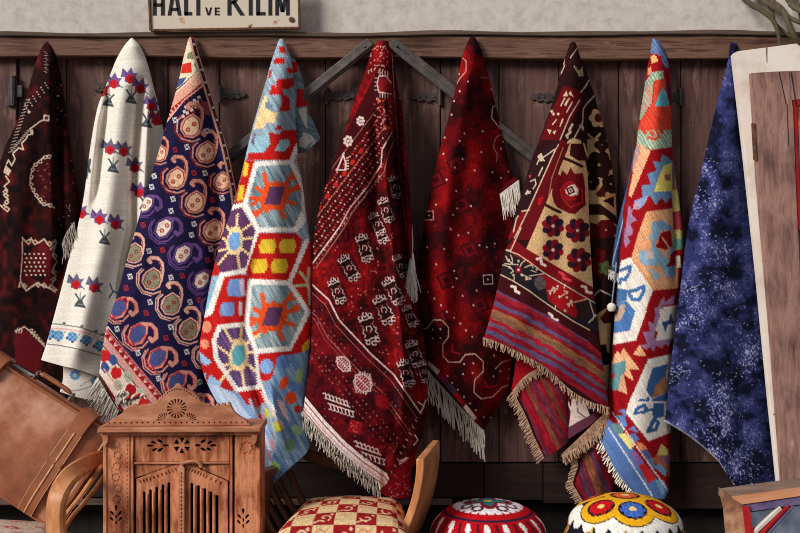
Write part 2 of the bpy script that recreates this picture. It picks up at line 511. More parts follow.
# two grey bars that meet behind the crimson rug
def bar(a, b, label, y0=-.062, y1=-.03):
    t = thing('wooden_bar', label, 'bar', P(a[0], a[1], y0), None, 'grey bars behind the rugs')
    p, q = P(a[0], a[1], y0), P(b[0], b[1], y1)
    dr = (q - p).normalized(); sd = dr.cross(Vector((0, 1, 0))).normalized()
    mb = MB(); mb.band([p.lerp(q, k / 12) for k in range(13)], sd, .046, .018); mb.build('bar', M_BRACE, t)
    mb = MB(); mb.band([(p + sd * .007 + Vector((0, -.012, 0))).lerp(q + sd * .007 + Vector((0, -.012, 0)), k / 12) for k in range(13)], sd, .012, .008); mb.build('raised_strip', M_BRACE, t)
    for u in (.04, .55):
        mb = MB(); mb.lathe([(.001, -.002), (.007, -.002), (.006, .004), (.001, .006)], p.lerp(q, u) + Vector((0, -.012, 0)), 8); mb.build('nail_head', M_IRON, t)
bar((371, 43), (228, 158), 'weathered grey wooden bar sloping down to the left from the crimson rug')
bar((391, 42), (538, 160), 'weathered grey wooden bar sloping down to the right behind the wine red rug')

# ---------------------------------------------------------------- the shop sign
def sheetmetal():
    m, nt, nd, lk, bs = newmat('enamel_sign_cream')
    tc = nd.new('ShaderNodeTexCoord'); n1 = nd.new('ShaderNodeTexNoise'); n1.inputs['Scale'].default_value = 16; n1.inputs['Detail'].default_value = 9; n1.inputs['Roughness'].default_value = .7
    lk.new(tc.outputs['Object'], n1.inputs['Vector'])
    r = ramp(nd, [(.0, (206, 190, 170)), (.60, (218, 203, 184)), (.66, (190, 140, 96)), (.70, (96, 56, 36))]); lk.new(n1.outputs['Fac'], r.inputs['Fac']); lk.new(r.outputs['Color'], bs.inputs['Base Color'])
    bs.inputs['Roughness'].default_value = .6
    return m
M_SIGN = sheetmetal()
M_RUST = mat_noise('rusty_edge', [(70, 44, 34), (126, 84, 62)], scale=60, rough=.8)
M_INK = mat_noise('black_paint', [(26, 26, 32), (44, 44, 52)], scale=50, rough=.6, bump=.1)
YS = -.075
t = thing('shop_sign', 'cream painted metal sign with black lettering HALI VE KILIM on the plaster above the beam', 'sign', P(225, 31, -.07))
mb = MB(); mb.prism([(P(a, b, YS).x, P(a, b, YS).z) for a, b in [(151, 29.5), (299, 27), (298, -24), (149, -24)]], YS, YS + .01, bev=.002); mb.build('plate', M_SIGN, t)
mb = MB()
for a, b in [((151, 30.6), (299.5, 28.2)), ((299.5, 28.2), (298.5, -25)), ((150.5, 30.6), (148.5, -25))]:
    mb.band([P(a[0], a[1], YS - .001), P(b[0], b[1], YS - .001)], (0, 1, 0), .012, .009)
mb.build('rusty_rim', M_RUST, t)
mb = MB(); mb.lathe([(.001, 0), (.011, 0), (.010, .004), (.001, .006)], (0, 0, 0), 14)
rm = Matrix.Rotation(math.radians(90), 3, 'X'); c0 = P(291.5, 19.5, YS - .001); mb.v = [rm @ v + c0 for v in mb.v]; mb.build('screw', M_RUST, t)
def strokes(name, segs, th):
    """a painted capital: thick straight strokes cut from thin paint"""
    mb = MB()
    for a, b in segs:
        d = Vector((b[0] - a[0], b[1] - a[1])); d.normalize()
        if abs(d.y) > .3:      # steep stroke: keep flat top and bottom
            h = th / 2 / max(.45, abs(d.y)) if abs(d.y) < .98 else th / 2
            q = [(a[0] - h, a[1]), (a[0] + h, a[1]), (b[0] + h, b[1]), (b[0] - h, b[1])]
        else:
            h = th / 2 * .85; q = [(a[0], a[1] - h), (b[0], b[1] - h), (b[0], b[1] + h), (a[0], a[1] + h)]
        mb.prism([(P(x, y, YS).x, P(x, y, YS).z) for x, y in q], YS - .0016, YS + .002)
    mb.build('letter', M_INK, t)
T0, B0 = -9, 15.4
strokes('H', [((154.6, T0), (154.6, B0)), ((162.8, T0), (162.8, B0)), ((154, 5), (163, 5))], 3.8)
strokes('A', [((173.6, T0), (169.4, B0)), ((175.4, T0), (179.6, B0)), ((171, 9.4), (178.4, 9.4))], 3.6)
strokes('L', [((186, T0), (186, B0)), ((185, 13.7), (192, 13.7))], 3.8)
strokes('I', [((198.2, T0), (198.2, B0))], 3.8)
strokes('V', [((206, 7.5), (208.2, 15.2)), ((211, 7.5), (209, 15.2))], 1.7)
strokes('E', [((215.6, 7.5), (215.6, 15.2)), ((215, 8.2), (219.8, 8.2)), ((215, 11.3), (219.2, 11.3)), ((215, 14.5), (219.8, 14.5))], 1.6)
strokes('K', [((229.4, T0), (229.4, B0)), ((241.5, T0), (232.4, 4)), ((233, 1), (242.5, B0))], 3.9)
strokes('I', [((250.6, T0), (250.6, B0))], 3.8)
strokes('L', [((258, T0), (258, B0)), ((257, 13.7), (265.4, 13.7))], 3.8)
strokes('I', [((270.2, T0), (270.2, B0))], 3.6)
strokes('M', [((277, T0), (277, B0)), ((277.8, T0), (282.3, 12)), ((287, T0), (282.6, 12)), ((287.8, T0), (287.8, B0))], 3.5)

# ---------------------------------------------------------------- vine stems, top right
M_VINE = mat_wood('vine_bark', [(52, 44, 34), (86, 76, 56), (112, 102, 78)], scale=(20, 20, 3), rough=.85, bump=.7)
t = thing('vine', 'bare olive-brown vine stems trailing over the beam above the white board', 'vine', P(780, 25, -.12))
def vs(pts, r0, r1, yy):
    q = vspline([P(a, b, y) for (a, b), y in zip(pts, yy)], 22)
    mb = MB(); mb.tube(q, [r0 + (r1 - r0) * k / 21 + .0008 * math.sin(k * 1.7) for k in range(22)], n=8); mb.build('stem', M_VINE, t, smooth=True)
A = (680, 0)
vs(T(*A, [(300, -60), (360, 10), (440, 60), (490, 100), (520, 160), (535, 240)]), .012, .008, [-.03, -.08, -.12, -.14, -.14, -.12])
vs(T(*A, [(430, -40), (500, 20), (550, 60), (580, 130), (610, 190), (650, 240)]), .016, .010, [-.03, -.1, -.15, -.17, -.17, -.15])
vs(T(*A, [(450, -40), (490, 60), (510, 130), (600, 200), (680, 240)]), .009, .006, [-.02, -.08, -.11, -.12, -.1])
vs(T(*A, [(380, -30), (470, 20), (560, 80), (640, 120), (720, 150)]), .011, .008, [-.02, -.10, -.15, -.18, -.16])
vs(T(*A, [(560, -40), (600, 30), (650, 60), (720, 100)]), .013, .010, [-.02, -.12, -.2, -.2])
vs(T(*A, [(590, -50), (620, 10), (640, 70), (655, 180), (720, 260)]), .008, .005, [-.02, -.1, -.13, -.14, -.14])

# ---------------------------------------------------------------- white board and old wooden panel leaning at the right
M_WPAINT = mat_noise('white_paint_board', [(206, 190, 176), (230, 217, 205), (236, 226, 216)], scale=7, rough=.7, bump=.2)
M_PINK = mat_wood('weathered_pink_wood', [(84, 57, 53), (126, 92, 84), (162, 122, 110), (106, 74, 70)], scale=(14, 14, 1.6), rough=.8, bump=.7, big=5)
worn(M_PINK, (196, 172, 166), .62, (8, 8, 3))
M_REDP = mat_noise('red_paint', [(134, 18, 24), (176, 28, 34)], scale=30, rough=.6)
M_ORANGE = mat_wood('orange_board', [(196, 116, 70), (222, 146, 96), (236, 172, 122)], scale=(14, 14, 1.4), rough=.75)
t = thing('white_board', 'tall white painted board leaning over the edge of the blue rug', 'board', P(775, 640, -.28))
def yq(py, top=-.155, bot=-.42): return top + (bot - top) * (py - 45) / (600 - 45)
def quad_slab(pts, th, yoff=0.0, curve=None):
    """board with given outline (px) leaning back along its own plane"""
    mb = MB(); fr = [P(a, b, yq(b) + yoff) for a, b in pts]; bk = [v + Vector((0, th, 0)) for v in fr]
    n = len(fr)
    mb.add(fr + bk, [tuple(range(n))[::-1], tuple(range(n, 2 * n))] + [(i, (i + 1) % n, n + (i + 1) % n, n + i) for i in range(n)])
    return mb
# board with a rounded corner
quad_slab([(733, 55), (735, 52.5), (738, 51.2), (800, 43), (900, 30), (900, 652), (795, 652), (780, 500), (770, 405), (757, 270), (744, 150)], .028).build('panel', M_WPAINT, t)
bm = MB(); bm.tube([P(766, 44.5, yq(50) - .001), P(767, 63, yq(60) - .001)], .0018, n=4); bm.build('crack', M_RUST, t)
for (a, b, c_, d_) in [(773.5, 414, 780, 417), (778, 417, 781, 446)]:
    bm = MB(); bm.box(0, 1, 0, 1, 0, 1); 
    p, q = P(a, b, yq(b) - .003), P(c_, d_, yq(d_) - .003)
    bm = MB(); bm.tube([p, q], .004 if c_ - a < 4 else .003, n=5); bm.build('iron_staple', M_RUST, t)
t = thing('wooden_shutter', 'weathered pinkish wooden shutter with a red inner edge, leaning on the white board', 'shutter', P(810, 640, -.45))
quad_slab([(751.5, 73), (775, 71.5), (789, 71), (790, 88), (793, 110), (796, 190), (801, 300), (812, 640), (796, 640), (784, 500), (771, 330), (758, 180)], .03, -.035).build('stile', M_PINK, t)
quad_slab([(789.5, 71), (802, 70.5), (860, 62), (862, 92), (802, 99), (791, 100)], .03, -.033).build('top_rail', M_PINK, t)
quad_slab([(791, 100), (802, 99), (862, 92), (862, 98), (798, 105), (797, 120), (801, 230), (797.5, 230), (793, 130)], .03, -.030).build('red_moulding', M_REDP, t)
quad_slab([(796, 104), (862, 96), (870, 640), (814, 640), (803, 300), (798, 160)], .02, -.020).build('inner_board', M_ORANGE, t)
quad_slab([(752, 123), (755, 123), (757, 160), (754, 160)], .01, -.042).build('hinge_leaf', M_RUST, t)
for (a, b, c_, d_) in [(779, 72, 786, 104), (787, 104, 788.5, 145), (791, 72, 796, 106), (797, 106, 800, 190)]:
    bm = MB(); bm.tube([P(a, b, yq(b) - .0355), P(c_, d_, yq(d_) - .0355)], .0018, n=4); bm.build('crack', M_INK, t)

# ---------------------------------------------------------------- frame lower right
M_OLDW = mat_wood('old_brown_frame', [(92, 60, 44), (140, 96, 72), (184, 140, 110), (150, 112, 92)], scale=(6, 6, 6), rough=.7, bump=.6, big=12)
M_GREYW = mat_wood('grey_brown_frame', [(92, 76, 70), (132, 110, 100), (160, 138, 126)], scale=(2, 12, 20), rough=.8, bump=.6)
M_ORW = mat_wood('orange_brown_rail', [(150, 96, 66), (196, 134, 98), (214, 156, 120)], scale=(2, 12, 20), rough=.65)
M_PURP = mat_noise('purple_paint', [(70, 58, 92), (112, 96, 132)], scale=25, rough=.55)
M_WH2 = mat_noise('cream_strip', [(190, 180, 164), (224, 216, 202)], scale=20, rough=.6)
def glassm():
    m, nt, nd, lk, bs = newmat('mirror_glass')
    bs.inputs['Base Color'].default_value = (.42, .46, .56, 1); bs.inputs['Metallic'].default_value = .9; bs.inputs['Roughness'].default_value = .08
    tc = nd.new('ShaderNodeTexCoord'); n1 = nd.new('ShaderNodeTexNoise'); n1.inputs['Scale'].default_value = 14; lk.new(tc.outputs['Object'], n1.inputs['Vector'])
    r = ramp(nd, [(.3, (120, 128, 148)), (.7, (196, 200, 214))]); lk.new(n1.outputs['Fac'], r.inputs['Fac']); lk.new(r.outputs['Color'], bs.inputs['Base Color'])
    return m
M_GLASS = glassm()
t = thing('mirror_frame', 'brown wooden frame with purple and red inner edges around mirror glass, bottom right corner', 'frame', P(790, 640, -.85))
def yf(py): return -.80 - (py - 480) * .0011
def fslab(pts, th, yo=0.0):
    mb = MB(); fr = [P(a, b, yf(b) + yo) for a, b in pts]; bk = [v + Vector((th * .12, th, .0)) for v in fr]; n = len(fr)
    mb.add(fr + bk, [tuple(range(n))[::-1], tuple(range(n, 2 * n))] + [(i, (i + 1) % n, n + (i + 1) % n, n + i) for i in range(n)])
    return mb
def ftop(pts, ys):
    mb = MB(); fr = [P(a, b, y) for (a, b), y in zip(pts, ys)]; n = len(fr); bk = [v + Vector((0, .012, -.02)) for v in fr]
    mb.add(fr + bk, [tuple(range(n))[::-1], tuple(range(n, 2 * n))] + [(i, (i + 1) % n, n + (i + 1) % n, n + i) for i in range(n)])
    return mb
# top rail: weathered upper face, then the orange-brown front face
ftop([(719, 488.5), (860, 470), (870, 478), (734, 498.5), (724, 495)], [-.803] * 5).build('top_face', M_GREYW, t)
fslab([(733, 498.5), (870, 478), (875, 485), (742, 504.5)], .05, -.012).build('top_rail', M_ORW, t)
fslab([(720, 489), (734, 498.5), (743, 505), (747, 533), (756, 660), (738, 660), (725, 510)], .035).build('left_rail', M_OLDW, t)
fslab([(862, 470), (880, 470), (890, 660), (872, 660)], .06).build('right_rail', M_OLDW, t)
fslab([(738, 640), (890, 620), (890, 660), (738, 660)], .06).build('bottom_rail', M_OLDW, t)
fslab([(742, 504.5), (872, 485), (874, 494), (750, 511.5)], .05, -.006).build('purple_edge', M_PURP, t)
fslab([(743, 507), (749.5, 506.5), (753, 530), (758, 640), (750, 640), (746, 533)], .05, -.014).build('red_edge', M_REDP, t)
fslab([(746, 508), (872, 489), (876, 640), (752, 640)], .02, .012).build('mirror', M_GLASS, t)
def fstrip(a, b, w, mat, nm):
    p, q = P(a[0], a[1], yf(a[1]) - .0), P(b[0], b[1], yf(b[1]) - .0)
    mb = MB(); sd = (q - p).normalized().cross(Vector((0, 1, 0))); mb.band([p, q], sd, w, .016); mb.build(nm, mat, t)
fstrip((788, 506), (750, 545), .012, M_REDP, 'glazing_strip'); fstrip((780, 508), (745, 541), .016, M_WH2, 'glazing_strip'); fstrip((792, 507), (757, 545), .008, M_PURP, 'glazing_strip')

# ---------------------------------------------------------------- carved cupboard
M_CARV = mat_wood('carved_walnut', [(84, 38, 22), (156, 84, 52), (222, 146, 106), (178, 104, 70)], scale=(14, 14, 3), rough=.6, bump=.5, big=6, spec=.3)
M_CARVL = mat_wood('carved_walnut_pale', [(124, 70, 48), (182, 118, 86), (222, 162, 128)], scale=(4, 14, 14), rough=.6, bump=.4, big=6, spec=.3)
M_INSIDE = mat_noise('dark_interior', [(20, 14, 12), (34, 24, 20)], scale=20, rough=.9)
YC = -.70; kc = (D + YC) / F
t = thing('carved_cabinet', 'carved brown wooden cabinet with a crested top and slotted doors, below the paisley rug', 'cabinet', P(184, 656.5, YC), Matrix.Rotation(math.radians(1.5), 3, 'Z'))
def cl(px, py): return ((px - 184) * kc, (656.5 - py) * kc)
def cut(o, cutters, mat2=None):
    """carve: subtract a set of small prisms from a board (result stored as plain mesh)"""
    mb = MB()
    for poly, d0, d1 in cutters: mb.prism(poly, d0, d1)
    me = bpy.data.meshes.new('tool'); me.from_pydata([tuple(v) for v in mb.v], [], mb.f)
    b2 = bmesh.new(); b2.from_mesh(me); bmesh.ops.recalc_face_normals(b2, faces=b2.faces[:]); b2.to_mesh(me); b2.free()
    c = bpy.data.objects.new('tool', me); COL.objects.link(c)
    c.matrix_world = Matrix.Identity(4); par = o.parent; o.parent = None
    md = o.modifiers.new('carve', 'BOOLEAN'); md.operation = 'DIFFERENCE'; md.solver = 'EXACT'; md.use_self = True; md.object = c
    bpy.context.view_layer.update()
    dg = bpy.context.evaluated_depsgraph_get()
    nm = bpy.data.meshes.new_from_object(o.evaluated_get(dg))
    o.modifiers.clear(); o.data = nm; o.parent = par
    bpy.data.objects.remove(c)
    return o
def cboard(nm, pts, d0, d1, mat=M_CARV, cutters=(), bev=.0015):
    mb = MB(); mb.prism([cl(a, b) for a, b in pts], d0, d1, bev=bev)
    o = mb.build(nm, mat, t, world=False)
    if cutters: cut(o, cutters)
    return o
def R4(x0, y0, x1, y1): return [(x0, y0), (x1, y0), (x1, y1), (x0, y1)]
def leafc(cx, cy, L_, W_, ang, d0=-.02, d1=.03):
    ca, sa = math.cos(math.radians(ang)), math.sin(math.radians(ang)); o = []
    for k in range(10):
        w = 2 * math.pi * k / 10; u = L_ * math.cos(w); v = W_ * math.sin(w) * (1 - .35 * math.cos(w))
        o.append(cl(cx + u * ca - v * sa, cy + u * sa + v * ca))
    return (o, d0, d1)
def spokes(cx, cy, r0, r1, n, d0, d1, a0=0, a1=2 * math.pi, fill=.55):
    out = []
    for k in range(n):
        a = a0 + (a1 - a0) * (k + .5) / n; h = (a1 - a0) / n * fill / 2
        out.append(([cl(cx + r0 * math.cos(a), cy + r0 * math.sin(a)), cl(cx + r1 * math.cos(a - h), cy + r1 * math.sin(a - h)), cl(cx + r1 * math.cos(a + h), cy + r1 * math.sin(a + h))], d0, d1))
    return out
C2 = lambda pts: T(90, 370, pts, 3.27)
# crest
crest = C2([(45, 182), (62, 170), (78, 158), (108, 140), (118, 126), (130, 116), (148, 112), (160, 118), (172, 112), (190, 112), (215, 108), (228, 95), (236, 84), (255, 68), (272, 58), (282, 46), (289, 42), (297, 50), (308, 60), (326, 68), (340, 74), (350, 84), (356, 92), (364, 104), (378, 110), (392, 112), (400, 122), (408, 122), (414, 110), (424, 106), (436, 110), (446, 104), (458, 108), (462, 120), (472, 138), (490, 152), (510, 165), (528, 182)])
cx, cy = C2([(285, 125)])[0]
cu = spokes(cx, cy, 3.2, 9.8, 16, -.02, .006)
for (a, b, s0) in [(237, 152, 0), (333, 152, 1)]:
    x, y = C2([(a, b)])[0]; y += 4
    cu += spokes(x + (3 if not s0 else -3), y, 1.2, 8, 6, -.02, .004, math.radians(180 if not s0 else 250), math.radians(290 if not s0 else 360))
for k in range(26): x = 109 + k * 5.5; cu.append(([cl(x, 421.6), cl(x + 2.4, 421.6), cl(x + 1.2, 423.6)], -.02, .002))
for (a, b) in [(425, 112), (446, 112)]: x, y = C2([(a, b)])[0]; cu.append(leafc(x, y - .5, 2.0, 1.6, 90))
for k in range(16): 
    u = k / 15; x = 160 + 36 * u; y = 397 - 9 * math.sin(math.pi * u); cu.append((R4(*cl(x, y), *cl(x + 1.1, y + 1.6)), -.02, .002))
cboard('crest', crest, -.006, .016, M_CARVL, cu)
cboard('cornice', [(101, 426), (261.5, 426), (262, 431), (100.5, 431)], -.035, .17, M_CARVL, bev=.003)
cboard('cornice_moulding', [(102, 431), (261, 431), (260, 434.5), (103, 434.5)], -.016, .165, M_CARV)
# body: side posts, back, floor
cboard('side_panel', [(104, 434), (107.5, 434), (107.5, 652), (104, 652)], -.004, .16)
cboard('side_panel', [(256.5, 434), (260, 434), (260, 652), (256.5, 652)], -.004, .16)
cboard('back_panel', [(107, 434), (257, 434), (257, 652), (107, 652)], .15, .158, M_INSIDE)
cboard('base_board', [(100, 640), (264, 640), (264, 656.5), (100, 656.5)], -.02, .165)
def sprig(x, y, s_=1.0):
    return [leafc(x, y - 8.5 * s_, 3.1 * s_, 1.3 * s_, 90), leafc(x - 3.6 * s_, y - 3 * s_, 3.0 * s_, 1.2 * s_, 50), leafc(x + 3.6 * s_, y - 3 * s_, 3.0 * s_, 1.2 * s_, 130), leafc(x - 4.2 * s_, y + 2.6 * s_, 2.8 * s_, 1.1 * s_, 50), leafc(x + 4.2 * s_, y + 2.6 * s_, 2.8 * s_, 1.1 * s_, 130), leafc(x, y + .4 * s_, 2.2 * s_, .9 * s_, 90), leafc(x, y + 6.5 * s_, 2.2 * s_, .9 * s_, 90)]
def dotsv(x, y0, y1, n): return [(R4(*cl(x, y0 + (y1 - y0) * k / n), *cl(x + 1.1, y0 + (y1 - y0) * k / n + 1.8)), -.02, .0015) for k in range(n)]
def scroll(x, y, s_):
    o = []
    for k in range(7):
        a = k * .9; o.append(leafc(x + 4.2 * s_ * math.cos(a), y + 4.2 * s_ * math.sin(a), 2.2 * s_, .8 * s_, math.degrees(a) + 60, -.02, .0025))
    return o
cuL = sprig(116.5, 516) + scroll(115, 535, .7) + dotsv(127.6, 440, 630, 44)
for y in range(444, 500, 11): cuL += scroll(116.5 + (y % 3), y, .85)
cboard('left_pilaster', [(107, 434), (130, 434), (130, 641), (107, 641)], .0, .012, M_CARV, cuL)
cuR = sprig(243, 520) + dotsv(252.4, 440, 630, 44) + scroll(247, 448, 1.3)
cboard('right_pilaster', [(234.5, 434), (257, 434), (257, 641), (234.5, 641)], .0, .012, M_CARV, cuR)
cboard('bracket', [(252, 434), (258, 434), (257, 441), (254, 446), (252, 440)], -.02, .0, M_CARVL); cboard('bracket', [(104, 434), (110, 434), (110, 440), (107, 446), (105, 441)], -.02, .0, M_CARVL)
for x0 in (131.2, 229.6): cboard('bead_moulding', [(x0, 434), (x0 + 2.8, 434), (x0 + 2.8, 641), (x0, 641)], -.004, .012, M_CARV)
# frieze with pierced rosette and leaf sprays
fx, fy = C2([(300, 247)])[0]
cu = spokes(fx, fy, 2.2, 8.4, 6, -.02, .03, 0, 2 * math.pi, .62)
for sg in (-1, 1):
    for (dx, dy, L_, W_, an) in [(16, 0, 3.0, 1.3, 0), (21.5, -4.2, 3.2, 1.4, 32 * -sg), (21.5, 4.2, 3.2, 1.4, 32 * sg), (28, -3, 3, 1.3, 25 * -sg), (27, 4, 3, 1.3, 25 * sg), (31.5, 0.2, 3.4, 1.3, 0)]:
        cu.append(leafc(fx + sg * dx, fy + dy, L_, W_, an))
cboard('frieze', [(134.5, 434.5), (229, 434.5), (229, 462), (134.5, 462)], .003, .014, M_CARV, cu)
cboard('frieze_moulding', [(134.5, 462), (229, 462), (229, 464), (134.5, 464)], -.003, .012, M_CARVL)
# spandrel above the pointed doors
dl = C2([(160, 352), (200, 340), (250, 322), (290, 306)]); dr_ = C2([(310, 306), (345, 318), (380, 335), (440, 362)])
cu = []
for (a, b, s0) in [(172, 332, 0), (424, 338, 1)]:
    x, y = C2([(a, b)])[0]; cu += spokes(x, y, 1, 6.5, 6, -.02, .006, math.radians(200 if not s0 else 180), math.radians(370 if not s0 else 340))
cboard('spandrel', [(134.5, 464), (229, 464), (229, 482)] + [(a, b - 1) for a, b in dr_[::-1]] + [(a, b - 1) for a, b in dl[::-1]] + [(134.5, 479)], .005, .014, M_CARV, cu)
def door(side):
    if side < 0:
        sl = [(142.6, 145.6, 491), (148.8, 151.8, 489), (155, 158, 486.5), (161.2, 164.2, 484.3), (167.2, 170.2, 482)]
        out = [(136, 641), (136, 479)] + dl[1:] + [(178.5, 463.8), (178.5, 641)]
    else:
        sl = [(190, 193, 482.7), (196.6, 199.6, 485), (203, 206, 488), (209, 212, 491.5), (215.2, 218.2, 495)]
        out = [(185, 641), (185, 463.8)] + dr_[:-1] + [(227.5, 482), (227.5, 641)]
    cu = []
    for a, b, y in sl: cu.append(([cl(a, y + 1.5), cl((a + b) / 2, y), cl(b, y + 1.5), cl(b, 600), cl(a, 600)], -.02, .03))
    edge = dl if side < 0 else dr_
    for k in range(11):
        u = (k + .6) / 11.5; i = min(2, int(u * 3)); f = u * 3 - i
        x = edge[i][0] + (edge[i + 1][0] - edge[i][0]) * f; y = edge[i][1] + (edge[i + 1][1] - edge[i][1]) * f
        cu.append(leafc(x, y + 5, 2.1, .9, 60 if side < 0 else 120, -.02, .009))
    for xx in ((138.4,), (222,))[side > 0]: cu += dotsv(xx, 488, 630, 34)
    o = cboard('door', out, .004, .014, M_CARV, cu, bev=.001)
    mb = MB()
    for a, b, y in sl[:-1]:
        x = b + 1.6
        p0, p1 = cl(x, y + 3), cl(x, 600); mb.tube([(p0[0], .004, p0[1]), (p1[0], .004, p1[1])], .0042, n=8)
    b_ = mb.build('spindles', M_CARV, o, world=False)
    return o
door(-1); door(1)
cboard('centre_stile', [(178.5, 468), (181.7, 462), (185, 468), (185, 641), (178.5, 641)], -.008, .014, M_CARVL, dotsv(181.2, 472, 630, 40))
mb = MB(); q = [cl(a, b) for a, b in C2([(300, 304), (325, 298), (345, 296), (358, 302), (366, 316), (362, 326), (354, 322)])]
mb.tube([(a, -.012, b) for a, b in [tuple(v) for v in spline(q, 16)]], [.006] * 11 + [.007, .007, .006, .005, .003], n=8); mb.build('turn_latch', M_CARVL, t, smooth=True, world=False)

# ---------------------------------------------------------------- leather case
M_LEATH = mat_noise('tan_leather', [(104, 54, 32), (162, 98, 68), (212, 158, 132)], scale=4, rough=.33, bump=.12, spec=.55, detail=10)
M_LEATHD = mat_noise('tan_leather_strap', [(126, 68, 40), (166, 100, 62)], scale=9, rough=.4, bump=.15, spec=.45)
M_STITCH = mat_noise('pale_piping', [(190, 150, 116), (220, 184, 152)], scale=30, rough=.6)
M_STEEL = mat_noise('dull_nickel', [(130, 130, 134), (180, 180, 184)], scale=30, rough=.3, bump=.05); M_STEEL.node_tree.nodes['Principled BSDF'].inputs['Metallic'].default_value = .9
YB = -.52; kb = (D + YB) / F
ux, uy = .850, .527
rot = Matrix.Rotation(math.radians(-8), 3, 'X') @ Matrix.Rotation(math.radians(31.8), 3, 'Y')
# local frame: x along the case's top edge, z up its side, y into depth ; origin at its lower right corner
t = thing('leather_case', 'worn tan leather case with two straps, lying tilted on the left armchair', 'bag', P(54, 526, YB), rot)
Wd, Hh, Th = .62, .375, .13
def lb(x0, x1, y0, y1, z0, z1, bev): mb = MB(); mb.box(x0, x1, y0, y1, z0, z1, bev); return mb
bmm = bmesh.new(); bmesh.ops.create_grid(bmm, x_segments=40, y_segments=28, size=.5)
mb = MB(); vsn = []
nx, nz = 44, 30
def bulge(u, v): return (1 - abs(2 * u - 1) ** 4) * (1 - abs(2 * v - 1) ** 4)
V_ = []; Fc = []
for side in (0, 1):
    for i in range(nx + 1):
        for j in range(nz + 1):
            u, v = i / nx, j / nz
            yy = -(Th / 2) * (.72 + .34 * bulge(u, v) ** .6) - .004 * mnoise.noise(Vector((u * 5, v * 4, side * 3)))
            V_.append(((u - 1) * Wd, yy if side == 0 else -yy, v * Hh))
    o_ = side * (nx + 1) * (nz + 1)
    for i in range(nx):
        for j in range(nz):
            a = o_ + i * (nz + 1) + j; q = (a, a + nz + 1, a + nz + 2, a + 1); Fc.append(q if side == 0 else q[::-1])
bmm.free()
loop = [(i, 0) for i in range(nx + 1)] + [(nx, j) for j in range(1, nz + 1)] + [(i, nz) for i in range(nx - 1, -1, -1)] + [(0, j) for j in range(nz - 1, 0, -1)]
O2 = (nx + 1) * (nz + 1)
for k in range(len(loop)):
    a = loop[k][0] * (nz + 1) + loop[k][1]; b = loop[(k + 1) % len(loop)]; b = b[0] * (nz + 1) + b[1]
    Fc.append((a, a + O2, b + O2, b))
mb.add(V_, Fc); body = mb.build('case_body', M_LEATH, t, smooth=True, world=False)
mb = MB()
rim = [(-Wd, Hh), (0, Hh), (0, 0), (-Wd, 0)]
for y in (-.047, .047):
    for a, b in zip(rim, rim[1:]):
        mb.tube([(a[0], y, a[1]), (b[0], y, b[1])], .0065, n=8)
mb.build('piping', M_LEATHD, t, smooth=True, world=False)
mb = MB(); mb.box(-Wd + .01, -.012, -.016, .016, Hh - .004, Hh + .014, .005); mb.build('frame_mouth', M_LEATHD, t, world=False)
for x in (-.10, -.475):
    mb = MB(); 
    pl = [(x, -.058, .0), (x, -.076, .06), (x, -.080, .2), (x, -.076, Hh - .07), (x, -.064, Hh - .012), (x, -.04, Hh + .018), (x, .03, Hh + .02)]
    mb.band(vspline(pl, 26), (1, 0, 0), .052, .006); s_ = mb.build('strap', M_LEATHD, t, smooth=True, world=False)
    mb = MB(); mb.tube([v + Vector((.0, -.004, 0)) for v in vspline(pl[:5], 20)], .0032, n=6); mb.build('strap_piping', M_STITCH, s_, smooth=True, world=False)
    mb = MB(); 
    for dx in (-.027, .027): mb.tube([v + Vector((dx, -.003, 0)) for v in vspline(pl[:5], 20)], .0014, n=5)
    mb.build('stitching', M_STITCH, s_, smooth=True, world=False)
    mb = MB(); mb.band(vspline([(x, -.080, Hh - .055), (x, -.081, Hh - .035), (x, -.072, Hh - .002), (x, -.045, Hh + .025), (x, .0, Hh + .028)], 16), (1, 0, 0), .060, .007); mb.build('strap_loop', M_LEATHD, s_, smooth=True, world=False)
# handle between the straps
hx = -.275
mb = MB(); mb.tube(vspline([(hx - .075, -.0, Hh + .012), (hx - .07, -.004, Hh + .034), (hx - .045, -.006, Hh + .042), (hx + .045, -.006, Hh + .042), (hx + .07, -.004, Hh + .034), (hx + .075, 0, Hh + .012)], 26), [.007] * 5 + [.011] * 16 + [.007] * 5, n=10, flat=.8); h_ = mb.build('handle', M_LEATHD, t, smooth=True, world=False)
for s_ in (-1, 1):
    mb = MB(); mb.tube(vspline([(hx + s_ * .075, -.014, Hh + .012), (hx + s_ * .075, -.014, Hh + .04), (hx + s_ * .075, .012, Hh + .04), (hx + s_ * .075, .012, Hh + .012)], 12), .004, n=6); mb.build('handle_ring', M_STEEL, h_, smooth=True, world=False)
mb = MB(); mb.box(-.44, -.36, -.02, .02, Hh + .012, Hh + .02, .003); mb.build('clasp', M_STEEL, t, world=False)
mb = MB(); mb.box(-.57, -.53, -.02, .02, Hh + .012, Hh + .02, .003); mb.build('clasp', M_STEEL, t, world=False)

# ---------------------------------------------------------------- armchairs
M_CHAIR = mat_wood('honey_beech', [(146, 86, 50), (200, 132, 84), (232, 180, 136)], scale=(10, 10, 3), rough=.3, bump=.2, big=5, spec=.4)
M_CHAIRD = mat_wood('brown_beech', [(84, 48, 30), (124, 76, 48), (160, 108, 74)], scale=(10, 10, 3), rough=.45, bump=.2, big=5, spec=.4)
M_SLAT = mat_wood('dark_slat_wood', [(66, 40, 27), (112, 72, 48), (156, 108, 74)], scale=(10, 10, 3), rough=.5, bump=.2, big=5)
SEAT = mat_cloth('seat_brocade', bump=.4, scale=350)

